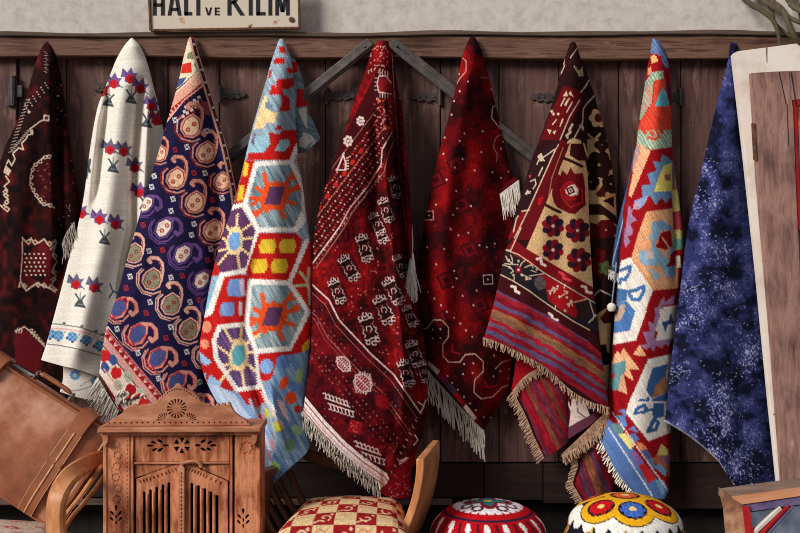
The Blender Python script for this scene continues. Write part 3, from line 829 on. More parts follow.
def cushion(name, parent, corners, thick, crown, paint, mat, n=90):
    """padded seat: corners (x,y) back-left, back-right, front-right, front-left ; top at z"""
    (bl, br, fr, fl), z = corners
    V = []; Fc = []; colr = []
    for i in range(n + 1):
        for j in range(n + 1):
            u, v = i / n, j / n
            p = (Vector(bl) * (1 - u) + Vector(br) * u) * (1 - v) + (Vector(fl) * (1 - u) + Vector(fr) * u) * v
            e = min(1, 9 * min(u, 1 - u)) ** .5 * min(1, 9 * min(v, 1 - v)) ** .5
            zz_ = z - thick * (1 - e) + crown * math.sin(math.pi * u) * math.sin(math.pi * v)
            V.append((p.x, p.y, zz_)); colr.append(paint(u, v, p))
    for i in range(n):
        for j in range(n):
            a = i * (n + 1) + j; Fc.append((a, a + 1, a + n + 2, a + n + 1))
    ring = [i * (n + 1) for i in range(n + 1)] + [n * (n + 1) + j for j in range(1, n + 1)] + [i * (n + 1) + n for i in range(n - 1, -1, -1)] + [j for j in range(n - 1, 0, -1)]
    k0 = len(V)
    for r in ring: V.append((V[r][0], V[r][1], z - thick - .03)); colr.append(colr[r])
    m_ = len(ring)
    for q in range(m_): Fc.append((ring[q], ring[(q + 1) % m_], k0 + (q + 1) % m_, k0 + q))
    Fc.append(tuple(range(k0, k0 + m_))[::-1])
    o = obj(name, V, Fc, mat, parent)
    c4 = np.ones((len(V), 4), np.float32); c4[:, :3] = lin(np.clip(np.array(colr, float), 0, 255))
    at = o.data.color_attributes.new('dye', 'FLOAT_COLOR', 'POINT'); at.data.foreach_set('color', c4.ravel())
    bmx = bmesh.new(); bmx.from_mesh(o.data); bmesh.ops.recalc_face_normals(bmx, faces=bmx.faces[:]); bmx.to_mesh(o.data); bmx.free()
    return o

# -- the armchair in the middle
t = thing('armchair', 'honey-coloured curved-arm chair with a red and cream checked seat below the crimson rug', 'chair', (-.17, -.5, 0))
cs = Cv(0, 0, 100, 100, (150, 24, 30))
for i in range(7):
    for j in range(7):
        if (i + j) % 2 == 0: cs.poly([(i * 16 - 4, j * 16 - 4), (i * 16 + 12, j * 16 - 4), (i * 16 + 12, j * 16 + 12), (i * 16 - 4, j * 16 + 12)], (218, 186, 140))
for i in range(7):
    for j in range(7):
        a, b = i * 16 + 4, j * 16 + 4; col = (224, 190, 150) if (i + j) % 2 else (166, 90, 70)
        if (i + j) % 2:
            pts = [(a + (1 + 4.2 * u) * math.cos(u * 5.2 + i), b + (1 + 4.2 * u) * math.sin(u * 5.2 + i)) for u in np.linspace(0, 1, 12)]
            cs.line(pts, 1.5, col); cs.line([(a - 7, b + 6), (a - 3, b + 4), (a, b + 5)], 1.3, col); cs.ell(a + 5, b - 5, 1.4, 1.4, col)
        else:
            for q in range(9): cs.ell(a + RNG.uniform(-7, 7), b + RNG.uniform(-7, 7), .7, .7, (206, 168, 120))
            cs.line([(a - 6, b - 2), (a - 2, b - 5), (a + 2, b - 3), (a + 5, b - 6)], .9, (196, 120, 90))
cs.grain(.09)
bl, br, fr_, fl = (X(304, -.33), -.33), (X(402, -.33), -.33), (X(408, -.80), -.80), (X(274, -.80), -.80)
cushion('seat', t, ((bl, br, fr_, fl), .455), .035, .035, lambda u, v, p: cs.sample(np.array(u * 98 + 1), np.array(v * 98 + 1)), SEAT, 120)
mb = MB(); mb.prism([(bl[0] + .01, -.34), (fl[0] + .02, -.79), (fr_[0] - .01, -.79), (br[0] - .01, -.34)], .0, .05)
mb.v = [Vector((v.x, v.z, .345 + v.y)) for v in mb.v]; mb.build('seat_frame', M_CHAIR, t)
def plank(name, F_, B_, yf_, yb_, th, mat, parent, n=20):
    f = spline(F_, n); b = spline(B_, n); mb = MB(); V = []
    for k in range(n):
        u = k / (n - 1)
        p = P(f[k][0], f[k][1], yf_); q = P(b[k][0], b[k][1], yb_)
        tg = P(*f[min(k + 1, n - 1)], yf_) - P(*f[max(k - 1, 0)], yf_)
        nrm = tg.cross(q - p).normalized() * th / 2
        V += [p + nrm, q + nrm, q - nrm, p - nrm]
    Fc = []
    for k in range(n - 1):
        for j in range(4): Fc.append((k * 4 + j, k * 4 + (j + 1) % 4, k * 4 + 4 + (j + 1) % 4, k * 4 + 4 + j))
    Fc += [(0, 1, 2, 3)[::-1], tuple(4 * (n - 1) + j for j in range(4))]
    mb.add(V, Fc); o = mb.build(name, mat, parent, smooth=True)
    md = o.modifiers.new('soft_edges', 'BEVEL'); md.width = .004; md.segments = 2; md.limit_method = 'ANGLE'
    return o
plank('arm', [(370, 600), (393, 552), (404, 530), (413, 507), (418, 486), (420, 470), (420, 459)], [(385, 600), (404, 552), (417, 528), (427, 504), (433, 480), (436, 458), (436, 440)], -.66, -.36, .027, M_CHAIR, t)
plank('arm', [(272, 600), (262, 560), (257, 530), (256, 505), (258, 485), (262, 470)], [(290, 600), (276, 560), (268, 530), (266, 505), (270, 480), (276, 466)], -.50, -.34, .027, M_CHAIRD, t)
for k, (pts, w) in enumerate([([(262, 486), (268, 502), (279, 522), (293, 545), (310, 590)], .016), ([(269, 482), (277, 500), (288, 519), (303, 543), (322, 590)], .018), ([(277, 478), (286, 496), (296, 514), (312, 540), (334, 590)], .018), ([(289, 470), (297, 490), (306, 508), (322, 536), (346, 590)], .022), ([(262, 510), (268, 522), (276, 535), (290, 560)], .012)]):
    mb = MB(); yy = -.25 if k < 4 else -.45
    mb.band([P(a, b, yy + .02 * k * (k < 4)) for a, b in spline(pts, 16)], (0, 1, 0), .05 if k < 4 else .03, w); mb.build('slat', M_SLAT if k < 4 else M_CHAIRD, t, smooth=True)
mb = MB(); mb.band([P(a, b, -.215) for a, b in spline([(284, 446), (300, 452), (325, 461), (350, 466), (380, 467), (410, 461), (436, 448)], 24)], (0, 0, 1), .040, .018); mb.build('back_rail', M_SLAT, t, smooth=True)
mb = MB(); mb.band([P(436, 447, -.215), P(434, 462, -.26), P(433, 475, -.35)], (0, 0, 1), .03, .02); mb.build('rail_joint', M_CHAIRD, t, smooth=True)
for (px, y) in ((385, -.62), (300, -.60), (400, -.34), (310, -.34)):
    mb = MB(); x = X(px, y); mb.band([(x, y, .40), (x, y, .2), (x, y, 0.0)], (1, 0, 0), .035, .035); mb.build('leg', M_CHAIR, t)

# -- the armchair at the left, under the leather case
t = thing('armchair', 'chair with a curved honey-brown arm under the leather case, at the left edge', 'chair', (X(0, -.6), -.6, 0))
cs2_ = Cv(0, 0, 100, 100, (196, 168, 152))
for k in range(60):
    a, b = RNG.uniform(0, 100), RNG.uniform(0, 100); r = RNG.uniform(3, 6)
    pts = [(a + r * u * math.cos(u * 5 + k), b + r * u * math.sin(u * 5 + k)) for u in np.linspace(.1, 1, 9)]; cs2_.line(pts, 1.4, [(160, 40, 48), (176, 84, 76), (140, 36, 46)][k % 3])
cs2_.grain(.08)
q4 = ((X(-110, -.50), -.50), (X(66, -.50), -.50), (X(60, -.86), -.86), (X(-130, -.86), -.86))
cushion('seat', t, (q4, .405), .03, .04, lambda u, v, p: cs2_.sample(np.array(u * 98 + 1), np.array(v * 98 + 1)), SEAT, 80)
mb = MB(); mb.prism([(q4[0][0], -.43), (q4[3][0], -.85), (q4[2][0] - .005, -.85), (q4[1][0] - .005, -.43)], .0, .05)
mb.v = [Vector((v.x, v.z, .295 + v.y)) for v in mb.v]; mb.build('seat_frame', M_CHAIR, t)
pth = [(66, 640, -.86), (60, 580, -.88), (57, 540, -.88), (56, 512, -.88), (59, 494, -.87), (68, 478, -.82), (82, 467, -.71), (94, 461, -.59), (104, 458, -.50), (112, 456, -.45)]
pp = vspline([P(*a) for a in pth], 40)
mb = MB(); k = len(pp)
sd = []
for i in range(k): u = i / (k - 1); sd.append(Vector((1, -.25 * 1, 0)).lerp(Vector((.35, 0.2, -1)), max(0, min(1, (u - .45) / .35))).normalized())
for i in range(k):
    pass
mb.band(pp, sd, .060, .034); mb.build('arm', M_CHAIR, t, smooth=True)
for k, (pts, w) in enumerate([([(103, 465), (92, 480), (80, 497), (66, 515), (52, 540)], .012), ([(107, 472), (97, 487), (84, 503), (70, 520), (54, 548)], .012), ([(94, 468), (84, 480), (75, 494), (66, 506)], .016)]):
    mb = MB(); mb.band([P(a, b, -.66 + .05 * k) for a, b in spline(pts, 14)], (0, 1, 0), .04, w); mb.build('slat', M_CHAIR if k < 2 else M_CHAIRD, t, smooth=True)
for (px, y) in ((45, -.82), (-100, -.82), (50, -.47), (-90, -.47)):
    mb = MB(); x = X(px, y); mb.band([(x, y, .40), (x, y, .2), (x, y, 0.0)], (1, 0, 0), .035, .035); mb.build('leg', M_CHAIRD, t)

# ---------------------------------------------------------------- two embroidered poufs
POUF = mat_cloth('embroidered_felt', bump=.4, scale=300)
def pouf(label, pxc, pytop, y, rad, paint, extra=None):
    cx = X(pxc, y); zt = Z(pytop, y - .02)
    t = thing('pouf', label, 'pouf', (cx, y, 0), None, 'embroidered poufs on the ground')
    prof = []
    n = 90
    for k in range(n + 1):
        u = k / n
        if u < .5:
            w = u / .5 * math.pi / 2; prof.append((rad * .86 * math.sin(w) ** .9 if w > 0 else .0005, zt - .115 * (1 - math.cos(w)) ** 1.0))
        else:
            w = (u - .5) / .5
            r = rad * (.86 + .14 * math.sin(min(1, w * 2.6) * math.pi / 2)) - (rad * .16 * max(0, w - .55) / .45 if w > .55 else 0)
            prof.append((r, zt - .115 - (zt - .115 - .012) * w ** 1.15))
    m_ = 260; V = []; colr = []
    for (r, z) in prof:
        for j in range(m_):
            a = 2 * math.pi * j / m_
            V.append((cx + r * math.cos(a), y + r * math.sin(a), z))
    L_ = [0]
    for p, q in zip(prof[:-1], prof[1:]): L_.append(L_[-1] + math.hypot(q[0] - p[0], q[1] - p[1]))
    cols = np.array([[paint(L_[i] / rad, j / m_ * 2 * math.pi) for j in range(m_)] for i in range(n + 1)], float).reshape(-1, 3)
    Fc = [(i * m_ + j, (i + 1) * m_ + j, (i + 1) * m_ + (j + 1) % m_, i * m_ + (j + 1) % m_) for i in range(n) for j in range(m_)]
    Fc.append(tuple(range(m_))); Fc.append(tuple(n * m_ + j for j in range(m_))[::-1])
    o = obj('cover', V, Fc, POUF, t)
    cols *= 1 + RNG.normal(0, .06, (len(cols), 1))
    c4 = np.ones((len(V), 4), np.float32); c4[:, :3] = lin(np.clip(cols, 0, 255))
    o.data.color_attributes.new('dye', 'FLOAT_COLOR', 'POINT').data.foreach_set('color', c4.ravel())
    bmx = bmesh.new(); bmx.from_mesh(o.data); bmesh.ops.recalc_face_normals(bmx, faces=bmx.faces[:]); bmx.to_mesh(o.data); bmx.free()
    return t, prof, cx, y, zt
RW, RR, NVY, TEAL, YEL = (238, 230, 230), (188, 16, 26), (44, 30, 58), (40, 124, 128), (224, 176, 70)
def paint1(l, a):
    sc = .49 + .05 * abs(math.sin(a * 13))
    if l < sc:
        x, y = l * math.cos(a), l * math.sin(a)
        if l < .06: return YEL
        a4 = (a + math.pi / 4) % (math.pi / 2) - math.pi / 4
        w = l * math.sin(a4)
        if l < .26 and abs(w) < .075 * math.sin(math.pi * min(1, l / .26)) ** .7: return TEAL
        if l < .36 and abs(w) < .05 + .085 * math.sin(math.pi * min(1, l / .36)) ** .7: return (132, 24, 44)
        a5 = a % (math.pi / 2) - math.pi / 4
        u, v = l * math.cos(a5) - .36, l * math.sin(a5)
        if abs(math.hypot(u, abs(v) - .10) - .075) < .022: return (92, 30, 66)
        return RW
    if l < .66: return RR
    if l < .70: return NVY
    s_ = (a * 17 / (2 * math.pi)) % 1
    v = (l - .74) / .58
    if 0 < v < 1:
        c_ = .5 + .16 * math.sin(v * 2.6) - .08
        if abs(s_ - c_) < .115 * math.sin(math.pi * min(1, v * 1.05)) ** .5 + (.08 if v < .22 else 0): return RW
        if abs(s_ - c_ - .04) > .42: return (96, 16, 34)
    return (180, 16, 26)
pouf('red embroidered pouf with a white scalloped medallion, under the wine red rug', 488, 502, -.45, .240, paint1)
def paint2(l, a):
    if l > .60:
        sc = .98 + .07 * math.sin(a * 14) + .03 * math.sin(a * 28 + 1)
        if l < sc: return (236, 230, 222)
        if l < sc + .05 and math.sin(a * 14) > .2: return (236, 230, 222)
        if 1.05 < l < 1.35:
            k = (a * 7 / (2 * math.pi)) % 1
            if abs(k - .5) < .13: return (206, 178, 80) if abs(k - .5) > .05 else (170, 20, 50)
        return (26, 24, 36)
    return (236, 230, 222)
FLW = [(.0, .0, .0)]
fl2 = [(.50, math.radians(270), (70, 104, 190)), (.52, math.radians(218), (196, 22, 30)), (.52, math.radians(322), (196, 22, 30)), (.50, math.radians(90), (214, 86, 40)), (.52, math.radians(145), (196, 22, 30)), (.52, math.radians(35), (196, 22, 30)), (.0, 0, (222, 96, 50))]
def paint3(l, a):
    m_ = l * .93
    x, y = m_ * math.cos(a), m_ * math.sin(a)
    best = None
    for (r, w, col) in fl2:
        dx, dy = x - r * math.cos(w), y - r * math.sin(w); d = math.hypot(dx, dy)
        if best is None or d < best[0]: best = (d, col, math.atan2(dy, dx))
    d, col, an = best
    if d < .05: return (236, 206, 120)
    if d < .165 + .018 * math.cos(an * 8): return tuple(c_ * (.86 if math.cos(an * 8) > .3 else 1.05) for c_ in col)
    if d < .20: return (28, 26, 40)
    if d < .30: return (232, 168, 28)
    if d < .32: return (60, 50, 40)
    if m_ < .62: return (28, 26, 40)
    sc = 1.0 + .05 * math.sin(a * 22) + .02 * math.sin(a * 44 + 1)
    if l < sc: return (236, 230, 222)
    k = (a * 9 / (2 * math.pi)) % 1
    if l < 1.5 and abs(k - .5) < .13: return (206, 178, 80) if abs(k - .5) > .05 else (170, 20, 50)
    return (26, 24, 36)
pouf('black pouf embroidered with red, blue and orange flowers ringed in yellow', 625, 496, -.42, .238, paint3)
# ================================================================== THE RUGS
PILE = mat_cloth('pile_wool', bump=0.7, scale=300, rough=1.0)
FLAT = mat_cloth('flatweave_wool', bump=0.35, scale=420, rough=0.95, lo=.88, hi=1.1)
FR_W = mat_noise('fringe_cotton_white', [(205, 192, 178), (238, 230, 220)], scale=60, rough=0.95, bump=0.1)
FR_G = mat_noise('fringe_cotton_grey', [(150, 138, 128), (205, 195, 185)], scale=60, rough=0.95, bump=0.1)
FR_T = mat_noise('fringe_wool_tan', [(150, 115, 92), (205, 172, 145)], scale=60, rough=0.95, bump=0.1)

def hang(name, px, py, y, label, cat='rug'):
    return thing(name, label, cat, P(px, py, y), None, 'rugs and kilims hung from the beam')

# ---------------------------------------------------------------- 1 dark red-black pile rug
t = hang('hanging_rug', 47, 42, -0.055, 'near-black and dark red rug hanging farthest left, beside the white kilim')
c = Cv(-25, 35, 100, 395, (38, 17, 18))
n = vnoise(c.X / 5, c.Y / 7) + 0.6 * vnoise(c.X / 12 + 9, c.Y / 15)
c.where(n > 0.3, (62, 18, 20)); c.where(n > 0.8, (84, 22, 24)); c.where(n < -0.55, (22, 13, 15))
wh = (205, 180, 158)
def zz(pts, w, col=wh): c.line(pts, w, col)
# fields of darker red
c.poly([(51, 158), (40, 163), (33, 170), (31, 184), (37, 197), (51, 205)], (62, 18, 22))
for k in range(40):
    c.ell(RNG.uniform(33, 52), RNG.uniform(160, 203), 1.2, 1.2, [(90, 30, 32), (30, 14, 18), (120, 60, 58)][k % 3])
zz(T(0, 130, [(275, 135), (240, 140), (205, 170), (178, 195), (165, 235), (160, 290), (178, 330), (215, 385), (240, 400), (262, 395), (290, 415)]), 1.5)
for (a, b) in T(0, 130, [(262, 142), (242, 145), (215, 168), (190, 185), (175, 210), (168, 250), (166, 290), (178, 320), (195, 350), (215, 372), (235, 395), (268, 402)]):
    c.sq(a, b, 2.6, wh, RNG.uniform(0, 90)); c.sq(a, b, 1.2, (60, 20, 22), 0)
zz(T(0, 35, [(245, 445), (215, 460), (160, 500), (172, 530)]), 1.5); 
c.sq(46.5, 118, 4.5, wh, 50); c.sq(46.5, 118, 2, (90, 30, 32), 50)
zz(T(0, 130, [(172, 0), (175, 18), (148, 28), (140, 45), (115, 72), (125, 105), (100, 95), (68, 125), (80, 155), (62, 190), (45, 160), (35, 180)]), 1.5)
c.poly(T(0, 130, [(30, 185), (60, 215), (45, 245), (18, 225)]), wh)
zz(T(0, 130, [(30, 245), (50, 275), (22, 300), (40, 320), (20, 345), (45, 370), (20, 400), (50, 420), (40, 435), (0, 400)]), 1.5)
for a, b in T(0, 130, [(32, 350), (35, 385), (28, 330), (20, 410)]): c.sq(a, b, 3, wh, 0); c.sq(a, b, 1.3, (60, 20, 22), 0)
for k in range(6):
    for j in range(3):
        a, b = 45 - k * 4 + j * 1.5, 83 + k * 4.4 + j * 2.5
        c.ell(a, b, 0.8, 0.6, (190, 165, 150)); 
for k in range(16):
    c.line([(26 - k * 1.05, 100 + k * 3.2), (30 - k * 1.05, 99 + k * 3.2)], 0.8, (170, 150, 135))
for k in range(10):
    c.line(T(0, 130, [(45 + k * 11, 120 - k * 13), (70 + k * 11, 110 - k * 13)]), 0.8, (170, 150, 135))
for k in range(150):
    a, b = RNG.uniform(55, 78), RNG.uniform(60, 225)
    g = vnoise(np.array(a / 9), np.array(b / 14 + 40))
    if g > 0.1: c.ell(a, b, 0.7, 0.6, (165, 140, 128))
for k in range(14): c.line([(44 + k % 2 * 2, 52 + k * 1.6), (46 + k % 3, 52 + k * 1.6)], 0.7, (150, 130, 118))
c.sq(29, 112, 1.8, wh, 0); c.ell(58, 96, 1.5, 0.8, wh)
# lower panel with white dots and lozenge border
c.poly(T(0, 225, [(118, 80), (290, 80), (285, 330), (105, 330)]), (84, 20, 26))
c.poly(T(0, 225, [(130, 110), (190, 110), (125, 180)]), (30, 20, 26)); c.poly(T(0, 225, [(200, 120), (240, 90), (300, 200), (260, 260)]), (100, 22, 30))
c.poly(T(0, 225, [(150, 270), (260, 260), (220, 310)]), (34, 16, 20))
for i in range(5):
    for j in range(6):
        c.ell(25 + i * 4.6 + (j % 2) * 1.6, 254 + j * 4.2, 1.0, 1.0, (228, 205, 190))
zz(T(0, 225, [(120, 65), (118, 180), (105, 330)]), 1.2)
zz(T(0, 225, [(120, 70), (150, 100), (165, 70), (185, 100), (205, 95), (235, 75), (262, 110), (295, 80), (300, 100), (270, 130)]), 1.7)
for a, b in T(0, 225, [(152, 90), (187, 92), (265, 102), (292, 165), (288, 250), (285, 290), (275, 330), (205, 318), (235, 322), (290, 345), (130, 325)]): c.sq(a, b, 3.2, wh, 0); c.sq(a, b, 1.4, (90, 22, 28), 0)
zz(T(0, 225, [(295, 110), (280, 160), (305, 195), (278, 240), (298, 270), (275, 320), (295, 345)]), 1.4)
zz(T(0, 225, [(100, 330), (110, 300), (140, 350), (195, 310), (225, 320), (290, 350)]), 1.7)
c.poly(T(0, 300, [(80, 175), (130, 150), (230, 250), (200, 400), (80, 330)]), (96, 20, 28))
zz(T(0, 300, [(80, 165), (100, 160), (130, 142), (180, 185), (235, 245)]), 1.4)
for k in range(6): c.line(T(0, 300, [(150 + k * 14, 160 + k * 14), (175 + k * 12, 155 + k * 15), (165 + k * 14, 180 + k * 14)]), 1.1, wh)
for k in range(3): c.line(T(0, 300, [(85 + k * 14, 175), (95 + k * 12, 150)]), 1.1, wh)
c.grain(0.10)
lf = [(44, 42), (40, 50), (35, 65), (28, 90), (20, 113), (12, 132), (4, 150), (-4, 180), (-10, 240), (-12, 310), (-12, 385)]
rt = [(50, 42), (55, 53), (61, 75), (66, 110), (69, 140), (75, 175), (80, 210), (82, 250), (80, 320), (76, 385)]
FR1 = [([(49, 55), (51, 130), (53, 230), (50, 290)], (12, 4), 0.022), ([(57, 60), (58, 140), (60, 230), (58, 300)], 5, -0.03), ([(35, 100), (20, 200), (10, 330)], 9, 0.016)]
patch('rug_field', c, lf, rt, PILE, t, dt=.066, db=.055, folds=FR1, cone=.25, conemax=.022, seed=1)
fringe('corner_fringe', [(74, 222, -.10), (67, 232, -.10), (62, 244, -.10)], 26, (3, 17), FR_G, t, rad=.002)

# ---------------------------------------------------------------- 2 white embroidered kilim
t = hang('hanging_kilim', 132, 40, -0.055, 'cream white kilim embroidered with small red and purple flowers on grey vases', 'kilim')
c = Cv(30, 30, 175, 405, (232, 224, 212))
def flower(x, y, col, ang=0, k=1.0):
    ca, sa = math.cos(math.radians(ang)), math.sin(math.radians(ang))
    def R(p): return [(x + k * (a * ca - b * sa), y + k * (a * sa + b * ca)) for a, b in p]
    c.poly(R([(-6.5, -8.5), (-2.2, -4.8), (1, -9.5), (3, -4.2), (7.2, -4.6), (4.6, -1), (5, 3.5), (0, 4.2), (-4.6, 3.2), (-4.4, -.6), (-8.2, -1)]), col)
    c.line(R([(-6, -8), (-3, -3)]), .9, (64, 60, 80)); c.line(R([(4.6, 2), (7.5, 4.4)]), .9, (64, 66, 80))
    for (a, b) in ((-1.8, .6), (1.6, .4), (0, 2.8), (0, -1)): 
        q = R([(a, b)])[0]; c.ell(q[0], q[1], 2.3 * k, 2.2 * k, (190, 30, 40))
    q = R([(.3, .8)])[0]; c.ell(q[0], q[1], .8, .8, (120, 20, 34))
def vase(x, y, k=1.0, lean=0):
    g = (70, 76, 84)
    def R(p): return [(x + k * (a + lean * b), y + k * b) for a, b in p]
    c.poly(R([(-2, -2), (2.2, -2), (3.8, 2), (6.2, 6.2), (-6, 4.2), (-4.6, 1.4)]), g)
    c.line(R([(-.5, -2), (-4.4, -8)]), 1.7, g); c.line(R([(1, -2), (4.8, -6.2)]), 1.7, g); c.line(R([(0, -2), (.4, -10)]), .9, (120, 130, 120))
    c.line(R([(-2, 2), (3, 2.6)]), .7, (150, 160, 150))
PU, GR = (116, 84, 144), (104, 98, 126)
for (x, y, cl, a) in [(114, 83, PU, 0), (130, 78, PU, 0), (140.5, 88, PU, 10), (152, 106, PU, 10), (157, 120, (150, 60, 90), 10), (102, 91, (190, 50, 60), 0),
                      (110, 149, GR, 0), (124, 151, GR, 5), (135, 167, GR, 0), (139.5, 192, PU, 0), (99.5, 219, PU, 0), (116, 224, PU, 8), (76, 284, GR, 0), (94.5, 287, GR, 10), (81, 213, PU, -20)]:
    flower(x, y, cl, a, 1.15)
for (x, y, l) in [(108.5, 101, -.1), (131, 98, 0), (147, 122, -.1), (113, 167, 0), (104.5, 239, 0), (80, 302, 0), (145, 205, 0)]: vase(x, y, 1.0, l)
c.line([(90, 160), (86, 178)], 3, (84, 92, 104)); c.line([(88, 165), (90, 172)], 2, (60, 66, 78))
c.line([(110, 284), (113, 292), (109, 298)], 1.4, (70, 76, 110)); c.line([(113, 291), (117, 293)], 1.2, (70, 76, 110))
ln = (112, 112, 112)
c.line([(49, 323.5), (62, 324.5), (81, 327.5), (96, 333), (106, 337)], 1.1, ln)
for a, b in [(64, 324), (82, 327), (96, 332), (103, 335)]: c.ell(a, b - .8, 1.6, 1.3, ln)
c.line([(47, 344), (60, 345.5), (78, 349), (102, 356)], 1.1, ln)
for k in range(12): c.line([(51 + k * 4.6, 328.5 + k * k * .085), (54 + k * 4.6, 328.5 + k * k * .085)], 1.6, (226, 172, 172))
for k in range(12): c.line([(50 + k * 4.7, 332 + k * k * .085), (51.5 + k * 4.7, 331 + k * k * .085)], 1.1, (140, 130, 130))
def bflower(a, b):
    for k in range(8):
        w = k * math.pi / 4
        c.ell(a + 3.6 * math.cos(w), b + 3.4 * math.sin(w), 1.9, 1.7, (96, 150, 196))
    c.ell(a, b, 2.2, 2.2, (150, 190, 220)); c.line([(a - 3, b - 3), (a + 3, b + 3)], .8, (58, 96, 150)); c.line([(a - 3, b + 3), (a + 3, b - 3)], .8, (58, 96, 150)); c.ell(a, b + 5, 1.4, 1, (60, 70, 90)); c.ell(a - 5.5, b + 1, 1.2, 1.6, (70, 84, 110))
for a, b in [(50, 334), (58.5, 335.5), (72.5, 337), (86.5, 340), (99.5, 345.5)]: bflower(a, b)
c.a *= (1 + .03 * vnoise(c.X / 30, c.Y / 1.2))[:, :, None]; c.grain(.035)
lf = [(129, 40), (124, 46), (117, 58), (112, 70), (105, 88), (98, 106), (93, 130), (88.5, 160), (84, 195), (78, 225), (70, 255), (61, 290), (53, 320), (46, 345), (41, 360)]
rt = [(135, 40), (141, 47), (148, 65), (154, 88), (160, 112), (165, 140), (166, 180), (160, 220), (148, 260), (130, 310), (116, 345), (104, 379)]
f2 = [([(129, 60), (121, 100), (115, 150), (104, 230), (80, 330), (70, 380)], (9, 14), .045), ([(115, 66), (106, 110), (101, 150), (95, 210)], 4.5, -.035), ([(107, 90), (98, 120), (92, 170), (86, 220)], 4, .02),
      ([(141, 75), (139, 110), (134.5, 160), (134, 230), (120, 300)], 4, -.05), ([(149, 85), (147, 130), (144, 190), (140, 230)], 4.5, .03)]
patch('kilim_cloth', c, lf, rt, FLAT, t, bottom=[(41, 360), (62, 366), (82, 371), (104, 379)], dt=.066, db=.135, folds=f2, seed=2, pw=1.1, conemax=.025, roll=.009)
c2 = Cv(55, 360, 110, 400, (214, 205, 196))
for a, b in [(75, 375), (96, 381)]:
    for k in range(8):
        w = k * math.pi / 4; c2.ell(a + 3.6 * math.cos(w), b + 3.4 * math.sin(w), 2, 1.8, (92, 136, 176))
    c2.ell(a, b, 2, 2, (160, 184, 200))
c2.line([(62, 392), (80, 390), (104, 382)], 1, (130, 128, 128)); c2.line([(80, 386), (104, 372)], 1, (150, 148, 148)); c2.grain(.04)
patch('folded_layer', c2, [(63, 362), (63, 378), (60, 392)], [(108, 370), (107, 388), (104, 402)], FLAT, t, bottom=[(60, 392), (80, 398), (104, 402)], dt=.10, db=.105, cone=.1, conemax=.012, seed=3)

# ---------------------------------------------------------------- 3 navy rug with paisley motifs
t = hang('hanging_rug', 191, 39, -0.055, 'navy blue rug patterned with rows of pink, green and blue paisley motifs')
c = Cv(85, 30, 250, 435, (32, 27, 62))
PK, CR, RD, DR = (222, 160, 140), (232, 205, 172), (184, 44, 44), (120, 24, 34)
# plain-weave top in cream with red, green and blue blocks
c.poly([(185, 34), (200, 34), (203, 62), (196, 72), (171, 104), (165, 100)], (222, 204, 176))
c.poly(T(100, 35, [(470, 95), (520, 80), (525, 130), (460, 125)]), (120, 128, 96)); c.poly(T(100, 35, [(510, 130), (535, 150), (520, 190), (500, 160)]), (120, 128, 96))
c.poly(T(100, 35, [(440, 155), (485, 145), (490, 200), (430, 205)]), (206, 48, 34)); c.poly(T(100, 35, [(415, 235), (460, 225), (440, 260), (405, 285)]), (64, 84, 140))
c.line(T(100, 35, [(540, 180), (470, 240), (400, 300)]), 1.1, (60, 50, 60))
c.poly(T(100, 35, [(540, 180), (560, 260), (440, 350), (350, 465), (330, 450), (400, 310)]), PK)
c.zig(*T(100, 35, [(555, 245), (375, 395)]), 10, 5.5, (160, 26, 36))
c.zig(*T(100, 35, [(370, 400), (355, 440)]), 2, 4, (160, 26, 36))
c.line(T(100, 35, [(540, 180), (395, 318)]), 1.3, CR); 
c.line(T(100, 35, [(560, 262), (450, 345), (350, 470)]), 1.3, (214, 170, 150))
for i in range(4):
    for j in range(3):
        a, b = 186 + i * 4.3 - j * 1.5, 107 - i * 3.2 + j * 4.6
        c.sq(a, b, 2.2, (226, 205, 190), 20); c.sq(a + 2.2, b + 2.2, 2.0, (150, 28, 40), 20)
c.poly(T(100, 35, [(540, 350), (580, 360), (590, 430), (545, 420)]), (130, 60, 70))
